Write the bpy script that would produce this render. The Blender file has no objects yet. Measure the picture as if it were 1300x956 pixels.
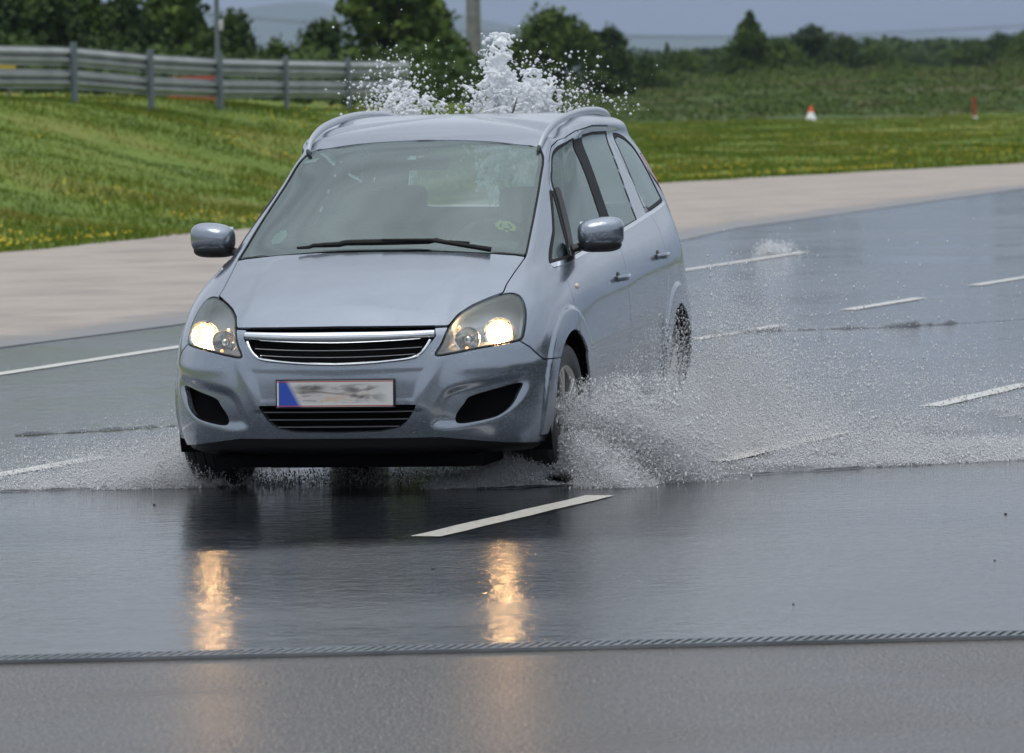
import bpy, bmesh, math, random
import numpy as np
from mathutils import Matrix, Vector

SC = bpy.context.scene
COL = SC.collection
rng = np.random.default_rng(7)
random.seed(7)

# ------------------------------------------------------------------ camera
CAM_H, PITCH, ROLL, FPX = 1.8209, .0467, .02065, 7222.0
cam = bpy.data.cameras.new('camera')
camo = bpy.data.objects.new('camera', cam); COL.objects.link(camo); SC.camera = camo
cam.sensor_width = 36; cam.lens = FPX*36/1300
cam.shift_y = -(478-433.5)/1300
cam.clip_start = .5; cam.clip_end = 60000
cam.dof.use_dof = True; cam.dof.focus_distance = 25.0; cam.dof.aperture_fstop = 8.0
camo.matrix_world = Matrix.Translation((0, 0, CAM_H)) @ Matrix.Rotation(math.pi/2-PITCH, 4, 'X') @ Matrix.Rotation(-ROLL, 4, 'Z')

# ------------------------------------------------------------------ world: overcast daylight
world = bpy.data.worlds.new('World'); SC.world = world; world.use_nodes = True
wt = world.node_tree; wn = wt.nodes; wl = wt.links
for n_ in list(wn): wn.remove(n_)
SUN_EL, SUN_AZ = math.radians(66), math.atan2(-.45, -.80)
sky = wn.new('ShaderNodeTexSky'); sky.sky_type = 'NISHITA'; sky.sun_disc = False
sky.sun_elevation = SUN_EL; sky.sun_rotation = SUN_AZ
bg1 = wn.new('ShaderNodeBackground'); bg1.inputs[1].default_value = .06
wl.new(sky.outputs[0], bg1.inputs[0])
tc = wn.new('ShaderNodeTexCoord'); sp = wn.new('ShaderNodeSeparateXYZ'); wl.new(tc.outputs['Generated'], sp.inputs[0])
cr = wn.new('ShaderNodeValToRGB'); wl.new(sp.outputs['Z'], cr.inputs[0])
el = cr.color_ramp.elements
el[0].position = 0.0; el[0].color = (.155, .198, .270, 1)
el[1].position = 1.0; el[1].color = (1.45, 1.5, 1.58, 1)
for p_, c_ in ((.018, (.195, .238, .305)), (.05, (.42, .465, .53)), (.12, (.66, .71, .78)), (.3, (.58, .635, .71)), (.6, (.72, .78, .86)), (.74, (.98, 1.05, 1.14))):
    e_ = el.new(p_); e_.color = (*c_, 1)
mp = wn.new('ShaderNodeMapping'); mp.inputs['Scale'].default_value = (3, 3, 9)
wl.new(tc.outputs['Generated'], mp.inputs[0])
ns = wn.new('ShaderNodeTexNoise'); ns.inputs['Scale'].default_value = 2.2; ns.inputs['Detail'].default_value = 5
wl.new(mp.outputs[0], ns.inputs[0])
mr = wn.new('ShaderNodeMapRange'); mr.inputs[1].default_value = .3; mr.inputs[2].default_value = .7
mr.inputs[3].default_value = .82; mr.inputs[4].default_value = 1.18
wl.new(ns.outputs[0], mr.inputs[0])
bg2 = wn.new('ShaderNodeBackground')
wl.new(cr.outputs[0], bg2.inputs[0]); wl.new(mr.outputs[0], bg2.inputs[1])
mx = wn.new('ShaderNodeMixShader'); mx.inputs[0].default_value = .9
wl.new(bg1.outputs[0], mx.inputs[1]); wl.new(bg2.outputs[0], mx.inputs[2])
wo = wn.new('ShaderNodeOutputWorld'); wl.new(mx.outputs[0], wo.inputs[0])
sl = bpy.data.lights.new('sun', 'SUN'); sl.energy = .95; sl.angle = math.radians(40); sl.color = (1, .96, .9)
slo = bpy.data.objects.new('sun', sl); COL.objects.link(slo)
slo.rotation_euler = Vector((math.sin(SUN_AZ)*math.cos(SUN_EL), math.cos(SUN_AZ)*math.cos(SUN_EL), math.sin(SUN_EL))).to_track_quat('Z', 'Y').to_euler()
SC.view_settings.view_transform = 'Standard'; SC.view_settings.look = 'None'
SC.view_settings.exposure = 0.12; SC.view_settings.gamma = 1.0
SC.cycles.max_bounces = 14; SC.cycles.diffuse_bounces = 10; SC.cycles.transmission_bounces = 12; SC.cycles.transparent_max_bounces = 24; SC.cycles.volume_bounces = 0
SC.cycles.sample_clamp_indirect = 6.0; SC.cycles.caustics_reflective = True

# ------------------------------------------------------------------ helpers
def tag(o, label=None, cat=None, group=None, kind=None):
    if label: o['label'] = label
    if cat: o['category'] = cat
    if group: o['group'] = group
    if kind: o['kind'] = kind
    return o
def empty(name, loc, rz=0):
    o = bpy.data.objects.new(name, None); COL.objects.link(o); o.location = loc; o.rotation_euler = (0, 0, rz)
    o.empty_display_size = .2
    return o
def link(name, me, mat=None, parent=None):
    o = bpy.data.objects.new(name, me); COL.objects.link(o)
    if mat is not None: me.materials.append(mat)
    if parent is not None: o.parent = parent
    return o
def mesh_np(name, V, F, k):
    """fast mesh from vertex array and a (n,k) face array"""
    me = bpy.data.meshes.new(name); V = np.asarray(V, np.float32); F = np.asarray(F, np.int32)
    me.vertices.add(len(V)); me.vertices.foreach_set('co', V.ravel())
    me.loops.add(F.size); me.loops.foreach_set('vertex_index', F.ravel())
    me.polygons.add(len(F)); me.polygons.foreach_set('loop_start', np.arange(len(F), dtype=np.int32)*k)
    me.polygons.foreach_set('loop_total', np.full(len(F), k, np.int32))
    me.update(calc_edges=True); return me
def smooth(me, v=True):
    me.polygons.foreach_set('use_smooth', [v]*len(me.polygons)); return me

def material(name, col=(.5, .5, .5), rough=.5, metal=0, **kw):
    m = bpy.data.materials.new(name); m.use_nodes = True
    b = m.node_tree.nodes['Principled BSDF']
    b.inputs['Base Color'].default_value = (*col, 1); b.inputs['Roughness'].default_value = rough; b.inputs['Metallic'].default_value = metal
    for k, v in kw.items(): b.inputs[k].default_value = v
    return m
def nodes(m): return m.node_tree.nodes, m.node_tree.links, m.node_tree.nodes['Principled BSDF']
def noise(m, scale, detail=4, coord='Position', stretch=None, dist=0, rough=.5):
    n, l, b = nodes(m)
    t = n.new('ShaderNodeTexNoise'); t.inputs['Scale'].default_value = scale; t.inputs['Detail'].default_value = detail
    t.inputs['Distortion'].default_value = dist; t.inputs['Roughness'].default_value = rough
    if coord == 'Position': src = n.new('ShaderNodeNewGeometry').outputs['Position']
    else: src = n.new('ShaderNodeTexCoord').outputs[coord]
    if stretch:
        mp = n.new('ShaderNodeMapping'); mp.inputs['Scale'].default_value = stretch
        l.new(src, mp.inputs[0]); src = mp.outputs[0]
    l.new(src, t.inputs[0]); return t.outputs['Fac']
def ramp(m, src, stops):
    n, l, b = nodes(m); r = n.new('ShaderNodeValToRGB'); l.new(src, r.inputs[0]); e = r.color_ramp.elements
    e[0].position, e[0].color = stops[0][0], (*stops[0][1], 1); e[1].position, e[1].color = stops[-1][0], (*stops[-1][1], 1)
    for p, c in stops[1:-1]: q = e.new(p); q.color = (*c, 1)
    return r.outputs[0]
def mapr(m, src, a, b_, c, d, smooth_=False):
    n, l, b = nodes(m); r = n.new('ShaderNodeMapRange')
    if smooth_: r.interpolation_type = 'SMOOTHSTEP'
    l.new(src, r.inputs[0])
    for i, v in enumerate((a, b_, c, d)): r.inputs[i+1].default_value = v
    return r.outputs[0]
def mth(m, op, a, b_=None):
    n, l, b = nodes(m); r = n.new('ShaderNodeMath'); r.operation = op
    for i, v in enumerate((a, b_)):
        if v is None: continue
        if isinstance(v, (int, float)): r.inputs[i].default_value = v
        else: l.new(v, r.inputs[i])
    return r.outputs[0]
def mixc(m, fac, a, b_, mode='MIX'):
    n, l, b = nodes(m); r = n.new('ShaderNodeMix'); r.data_type = 'RGBA'; r.blend_type = mode
    if isinstance(fac, (int, float)): r.inputs[0].default_value = fac
    else: l.new(fac, r.inputs[0])
    for i, v in ((6, a), (7, b_)):
        if isinstance(v, tuple): r.inputs[i].default_value = (*v, 1)
        else: l.new(v, r.inputs[i])
    return r.outputs[2]
def bump(m, src, strength=.3, dist=.01, chain=None):
    n, l, b = nodes(m); r = n.new('ShaderNodeBump'); l.new(src, r.inputs['Height'])
    if isinstance(strength, (int, float)): r.inputs['Strength'].default_value = strength
    else: l.new(strength, r.inputs['Strength'])
    r.inputs['Distance'].default_value = dist
    if chain is not None: l.new(chain, r.inputs['Normal'])
    l.new(r.outputs[0], b.inputs['Normal']); return r.outputs[0]

def bm_obj(name, bm, mat, parent=None, sm=True, ang=40):
    me = bpy.data.meshes.new(name); bm.normal_update(); bm.to_mesh(me); bm.free()
    if sm:
        smooth(me); me.set_sharp_from_angle(angle=math.radians(ang))
    return link(name, me, mat, parent)
def add_box(bm, c, s, rot=None, bev=0):
    r = bmesh.ops.create_cube(bm, size=1.0); M = Matrix.Translation(c) @ (rot.to_4x4() if rot is not None else Matrix.Identity(4)) @ Matrix.Diagonal((*s, 1))
    bmesh.ops.transform(bm, matrix=M, verts=r['verts'])
    if bev:
        es = list({e for v in r['verts'] for e in v.link_edges})
        bmesh.ops.bevel(bm, geom=es, offset=bev, segments=2, affect='EDGES', profile=.5)
    return bm
def add_tube(bm, pts, rad, seg=8, cap=True, flat=None):
    """sweep a circle (or an ellipse flat=(a,b)) along pts; rad may be a list"""
    pts = [Vector(p) for p in pts]; rings = []
    for i, p in enumerate(pts):
        t = (pts[min(i+1, len(pts)-1)]-pts[max(i-1, 0)]).normalized()
        up = Vector((0, 0, 1)) if abs(t.z) < .95 else Vector((1, 0, 0))
        a = t.cross(up).normalized(); b = a.cross(t).normalized()
        r = rad[i] if hasattr(rad, '__len__') else rad
        fa, fb = flat if flat else (1, 1)
        rings.append([bm.verts.new(p+a*math.cos(2*math.pi*k/seg)*r*fa+b*math.sin(2*math.pi*k/seg)*r*fb) for k in range(seg)])
    for A, B in zip(rings, rings[1:]):
        for k in range(seg): bm.faces.new((A[k], A[(k+1) % seg], B[(k+1) % seg], B[k]))
    if cap: bm.faces.new(rings[0][::-1]); bm.faces.new(rings[-1])
    return bm
def add_lathe(bm, prof, seg=48, axis='y', c=(0, 0, 0), M=None, closed=False):
    """prof: (radius, along-axis) pairs"""
    rings = []
    for r, h in prof:
        ring = []
        for k in range(seg):
            a = 2*math.pi*k/seg
            v = Vector((r*math.cos(a), h, r*math.sin(a))) if axis == 'y' else (Vector((h, r*math.cos(a), r*math.sin(a))) if axis == 'x' else Vector((r*math.cos(a), r*math.sin(a), h)))
            v = Vector(c)+v
            if M is not None: v = M @ v
            ring.append(bm.verts.new(v))
        rings.append(ring)
    pr = list(zip(rings, rings[1:]))+([(rings[-1], rings[0])] if closed else [])
    for A, B in pr:
        for k in range(seg): bm.faces.new((A[k], A[(k+1) % seg], B[(k+1) % seg], B[k]))
    return bm
def add_prism(bm, poly, z0, z1, M=None):
    a = [Vector((x, y, z0)) for x, y in poly]; b = [Vector((x, y, z1)) for x, y in poly]
    if M is not None: a = [M @ v for v in a]; b = [M @ v for v in b]
    a = [bm.verts.new(v) for v in a]; b = [bm.verts.new(v) for v in b]; n = len(a)
    bm.faces.new(a[::-1]); bm.faces.new(b)
    for k in range(n): bm.faces.new((a[k], a[(k+1) % n], b[(k+1) % n], b[k]))
    return bm
def sstep(x, a, b): t = np.clip((x-a)/(b-a), 0, 1); return t*t*(3-2*t)
def vnoise(x, y, seed=0):
    """cheap smooth 2-D value noise, -1..1"""
    r = np.random.default_rng(seed).random((64, 64))*2-1
    xi = np.floor(x).astype(int); yi = np.floor(y).astype(int); fx = x-xi; fy = y-yi
    fx = fx*fx*(3-2*fx); fy = fy*fy*(3-2*fy); g = lambda a, b: r[a % 64, b % 64]
    return (g(xi, yi)*(1-fx)+g(xi+1, yi)*fx)*(1-fy)+(g(xi, yi+1)*(1-fx)+g(xi+1, yi+1)*fx)*fy

# ------------------------------------------------------------------ lie of the land
DS, DP = np.array([.32, .9474]), np.array([-.9474, .32])      # along the lanes, and away from them to the left
def sp_of(x, y): return x*DS[0]+y*DS[1], x*DP[0]+y*DP[1]
def xy_of(s, p): return s*DS[0]+p*DP[0], s*DS[1]+p*DP[1]
ES = [-80, 40, 52, 63, 83, 105, 130, 160, 220, 420]; EP = [16.4, 16.4, 17.2, 18.9, 20.0, 18.0, 12.5, 4, -14, -75]
GS = [-80, 50, 57, 65, 78, 90, 102, 120, 160, 220, 420]; GP = [25.0, 25.0, 25.1, 25.6, 27.0, 27.5, 24.9, 18.5, 9, -9, -70]
def terrain(x, y):
    x = np.asarray(x, float); y = np.asarray(y, float); s, p = sp_of(x, y)
    ge = np.interp(s, GS, GP)
    r = x/np.maximum(y, 20)*100
    fade = 1-sstep(r, -1.2, 2.0)
    near = (y > 10)
    bank = sstep(p-ge, 0.0, 10.5)*np.interp(r, [-8, -2.5], [1.60, 1.22])*fade*near
    rough = (vnoise(x*.35, y*.35, 3)*.10+vnoise(x*1.1, y*1.1, 4)*.04)*sstep(p-ge, .3, 3)
    far = sstep(y, 203, 262)*(1.15+.25*sstep(r, 2, 9)+.25*vnoise(x*.05+3, y*.03, 5))*(1-fade)*sstep(r, -3, 2)
    far = np.where((y > 0), far, 0)
    far = far*(1-sstep(y, 900, 3000))
    base = np.where(p > ge-.4, 0.0, -.06*sstep(ge-.4-p, 0, .3))
    return base+bank+rough+far-.012
# ------------------------------------------------------------------ ground, road, hard strip
def axis_pts(a, b, lo, hi, fine, n_out):
    core = np.arange(a, b+fine*.5, fine)
    L = a-np.geomspace(fine*1.5, a-lo, n_out)[::-1]; R = b+np.geomspace(fine*1.5, hi-b, n_out)
    return np.concatenate([L, core, R])
gx = axis_pts(-14, 30, -7000, 7000, .8, 34); gy = axis_pts(50, 275, -60, 13500, 1.0, 30)
GX, GY = np.meshgrid(gx, gy, indexing='ij'); GZ = terrain(GX, GY)
def grid_faces(n, m):
    i, j = np.meshgrid(np.arange(n-1), np.arange(m-1), indexing='ij'); i = i.ravel(); j = j.ravel()
    return np.stack([i*m+j, (i+1)*m+j, (i+1)*m+j+1, i*m+j+1], 1)
m_soil = material('grass_ground', (.06, .10, .02), .95)
n1 = noise(m_soil, .35, 5); n2 = noise(m_soil, 6, 4)
c1 = ramp(m_soil, n1, [(.3, (.085, .135, .010)), (.5, (.135, .19, .012)), (.7, (.20, .19, .03))])
c2 = mixc(m_soil, mapr(m_soil, n2, .35, .65, 0, .6), c1, (.08, .145, .010))
nn, ll, bb = nodes(m_soil)
gsep = nn.new('ShaderNodeSeparateXYZ'); gpos = nn.new('ShaderNodeNewGeometry'); ll.new(gpos.outputs['Position'], gsep.inputs[0])
yy = mth(m_soil, 'ADD', gsep.outputs['Y'], mth(m_soil, 'MULTIPLY', n1, 10))
soilfar = ramp(m_soil, noise(m_soil, .11, 6), [(.35, (.045, .080, .016)), (.55, (.065, .105, .022)), (.63, (.11, .085, .045)), (.72, (.12, .075, .05))])
c3 = mixc(m_soil, mapr(m_soil, yy, 207, 214, 0, 1), c2, soilfar)
ll.new(c3, bb.inputs['Base Color']); bump(m_soil, n2, .6, .05)
g = link('ground', smooth(mesh_np('ground', np.stack([GX, GY, GZ], -1).reshape(-1, 3), grid_faces(len(gx), len(gy)), 4)), m_soil)
tag(g, kind='structure')

def strip(name, lo, hi, z, mat, s0=-70, s1=300, ns_=220, npp=10):
    ss = np.linspace(s0, s1, ns_); V = []
    for s_ in ss:
        a, b = lo(s_), hi(s_)
        for t in np.linspace(0, 1, npp):
            x, y = xy_of(s_, a+(b-a)*t); V.append((x, y, z))
    return tag(link(name, mesh_np(name, V, grid_faces(ns_, npp), 4), mat), kind='structure')
def wob(s_, q): return .35*math.sin(s_*.31+q)+.18*math.sin(s_*.83+2*q)

# wet asphalt
m_road = material('wet_asphalt', (.07, .078, .085), .15)
n, l, b = nodes(m_road)
geo = n.new('ShaderNodeNewGeometry'); sx = n.new('ShaderNodeSeparateXYZ'); l.new(geo.outputs['Position'], sx.inputs[0])
X, Y = sx.outputs['X'], sx.outputs['Y']
wobn = noise(m_road, .9, 3)
yw = mth(m_road, 'ADD', mth(m_road, 'ADD', Y, mth(m_road, 'MULTIPLY', X, -.10)), mth(m_road, 'MULTIPLY', mth(m_road, 'SUBTRACT', wobn, .5), .8))
dry = mapr(m_road, mth(m_road, 'ADD', Y, mth(m_road, 'MULTIPLY', X, -.037)), 17.93, 17.97, 1, 0)          # the drained strip in front of the slot drain
film = mapr(m_road, yw, 22.0, 22.5, 0, 1)                 # the standing film the car drives through
grit = noise(m_road, 95, 3, rough=.7); patch = noise(m_road, .8, 6, stretch=(.45, 1, 1), dist=.8); grit2 = noise(m_road, 380, 2)
colw = ramp(m_road, patch, [(.3, (.055, .060, .064)), (.7, (.080, .084, .087))])
cold = ramp(m_road, grit, [(.40, (.014, .013, .012)), (.53, (.048, .041, .034)), (.61, (.27, .22, .17))])
coln = ramp(m_road, grit2, [(.3, (.040, .042, .044)), (.75, (.10, .10, .10))])
colw2 = mixc(m_road, .35, colw, coln)
colw3 = mixc(m_road, film, colw2, (.020, .023, .026))
l.new(mixc(m_road, dry, colw3, cold), b.inputs['Base Color'])
rw = mapr(m_road, patch, .35, .65, .07, .19)
rf = mth(m_road, 'ADD', mth(m_road, 'MULTIPLY', film, -.055), rw)
rd = mth(m_road, 'ADD', rf, mth(m_road, 'MULTIPLY', dry, .09))
l.new(rd, b.inputs['Roughness']); b.inputs['IOR'].default_value = 1.36; l.new(mapr(m_road, dry, 0, 1, .5, .30), b.inputs['Specular IOR Level'])
rip = noise(m_road, 10, 4, stretch=(.55, .75, 1), dist=.6); rip2 = noise(m_road, 32, 3, stretch=(.55, .8, 1), dist=.3)
bk = bump(m_road, rip, .7, .0045)
st2 = mapr(m_road, film, 0, 1, 1.0, .34)
bk2 = bump(m_road, rip2, st2, .0040, bk)
stg = mth(m_road, 'ADD', mth(m_road, 'MULTIPLY', dry, .38), .10)
bk3 = bump(m_road, grit, stg, .004, bk2)

def road_lo(s_): return -60
def road_hi(s_): return float(np.interp(s_, ES, EP))
strip('road', road_lo, road_hi, 0.0, m_road, -70, 400, 240, 24)

m_conc = material('pale_concrete', (.38, .32, .28), .7)
a1 = noise(m_conc, .9, 8, rough=.68); a2 = noise(m_conc, 60, 3)
cc = ramp(m_conc, a1, [(.32, (.26, .222, .195)), (.5, (.36, .305, .262)), (.7, (.41, .35, .30))])
l2 = nodes(m_conc)[1]; b2 = nodes(m_conc)[2]
sc_, gp_ = nodes(m_conc)[0].new('ShaderNodeNewGeometry'), None
# damp, darker edge next to the asphalt: distance from the edge is stored on the mesh
at = nodes(m_conc)[0].new('ShaderNodeAttribute'); at.attribute_name = 'edge'
ed = mth(m_conc, 'ADD', at.outputs['Fac'], mth(m_conc, 'MULTIPLY', mth(m_conc, 'SUBTRACT', noise(m_conc, 1.6, 6, rough=.7), .5), 2.2))
wet = mapr(m_conc, ed, .15, 1.1, 1, 0, True)
cc2 = mixc(m_conc, mapr(m_conc, a2, .4, .6, 0, .22), cc, (.20, .18, .16))
l2.new(mixc(m_conc, wet, cc2, (.125, .118, .108)), b2.inputs['Base Color'])
l2.new(mapr(m_conc, wet, 0, 1, .75, .3), b2.inputs['Roughness']); bump(m_conc, a2, .2, .003)
def hard_lo(s_): return road_hi(s_)-.35
def hard_hi(s_): return float(np.interp(s_, GS, GP))+.12*math.sin(s_*1.7)+.08*math.sin(s_*4.1)
hs = strip('hard_strip', hard_lo, hard_hi, .004, m_conc, -70, 400, 400, 14)
av = hs.data.attributes.new('edge', 'FLOAT', 'POINT')
vv = np.zeros(len(hs.data.vertices)*3); hs.data.vertices.foreach_get('co', vv); vv = vv.reshape(-1, 3)
s_, p_ = sp_of(vv[:, 0], vv[:, 1]); av.data.foreach_set('value', (p_-np.interp(s_, ES, EP)+.35).astype(np.float32))

# ------------------------------------------------------------------ painted lane markings
m_paint = material('worn_white_paint', (.62, .60, .54), .22)
pn = noise(m_paint, 35, 5, rough=.75); l3 = nodes(m_paint)[1]; b3 = nodes(m_paint)[2]
l3.new(ramp(m_paint, pn, [(.25, (.16, .16, .15)), (.42, (.60, .57, .50)), (.6, (.74, .71, .64))]), b3.inputs['Base Color'])
bump(m_paint, noise(m_paint, 9, 4, stretch=(1, 2.4, 1)), .3, .003)
def mark(p0, p1, w, label, group=None):
    p0 = Vector((*p0, .004)); p1 = Vector((*p1, .004)); d = (p1-p0).normalized(); q = Vector((-d.y, d.x, 0))*w/2
    L = (p1-p0).length; nseg = max(2, int(L/.25)); V = []
    for k in range(nseg+1):
        c = p0+d*L*k/nseg
        a_ = 1+.08*math.sin(k*2.1+p0.x*9); V += [c+q*a_, c-q*(2-a_)]
    o = link('lane_mark', mesh_np('lane_mark', [tuple(v) for v in V], [(2*k, 2*k+1, 2*k+3, 2*k+2) for k in range(nseg)], 4), m_paint)
    return tag(o, label, 'road marking', group, 'structure')
rowA = [(-.33, 22.56), (.37, 24.49)]
mark((-.36, 22.50), (.37, 24.50), .13, None)
for k in range(1, 9):
    bx, by = -.35+1.295*k, 22.54+3.97*k; mark((bx, by), (bx+.70, by+1.96), .13, None)
for k in range(-1, 9):
    bx, by = -2.71+1.31*k+.0, 25.78+4.28*k; mark((bx, by), (bx+.70, by+1.95), .13, None)
mark((-4.6, 31.4), (2.95, 56.8), .13, None)

# ------------------------------------------------------------------ slot drain across the road in front
m_steel = material('galvanised_steel', (.26, .28, .30), .38, .9)
l4, b4 = nodes(m_steel)[1:]; l4.new(mapr(m_steel, noise(m_steel, 4, 5), .3, .7, .28, .5), b4.inputs['Roughness'])
l4.new(ramp(m_steel, noise(m_steel, 2.5, 5), [(.3, (.20, .215, .23)), (.7, (.34, .36, .38))]), b4.inputs['Base Color'])
m_black = material('black_void', (.004, .004, .0045), .9); m_black.node_tree.nodes['Principled BSDF'].inputs['Specular IOR Level'].default_value = .08
dr = empty('drain_grating', (0, 18.02, 0), math.atan2(.12, 3.25))
tag(dr, 'long narrow steel slot drain with slanting bars across the wet asphalt in front', 'drain')
bm = bmesh.new(); add_box(bm, (0, 0, .004), (14, .15, .006)); bm_obj('channel_shade_plate', bm, m_black, dr, False)  # flat black plate painted in for the shaded depth below the bars
bm = bmesh.new()
for k in range(-215, 216):
    x0 = k*.0325
    add_prism(bm, [(x0-.030, -.06), (x0-.014, -.06), (x0+.030, .06), (x0+.014, .06)], .0075, .0125)
bm_obj('bars', bm, m_steel, dr, False)
bm = bmesh.new(); add_box(bm, (0, .072, .007), (14, .014, .012)); add_box(bm, (0, -.072, .007), (14, .014, .012)); bm_obj('frame', bm, m_steel, dr, False)

# ------------------------------------------------------------------ pebbles lying on the road
m_peb = material('dark_pebble', (.05, .042, .036), .5)
PB = [(-0.310, 21.01, 0.0145, 'single round dark pebble on the wet asphalt between the two headlight reflections'),
      (0.940, 19.32, 0.0094, 'brownish pebble on the wet asphalt right of the van, nearest to the slot drain'),
      (1.990, 23.04, 0.0112, 'dark pebble farther away of the two pebbles at the right edge'),
      (1.760, 20.88, 0.0087, 'tiny dark pebble nearer to the drain of the two pebbles at the right edge'),
      (-1.560, 24.52, 0.0102, 'tiny dark pebble on the water film left of the van')]
for x_, y_, r_, lb in PB:
    bm = bmesh.new(); bmesh.ops.create_icosphere(bm, subdivisions=2, radius=r_*.5)
    for w_ in bm.verts: w_.co *= 1+.25*math.sin(w_.co.x*900+w_.co.y*700+x_*9); w_.co.z *= .6
    o = bm_obj('pebble', bm, m_peb); o.location = (x_, y_, r_*.22); tag(o, lb, 'pebble', 'pebbles on the wet road')
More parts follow.
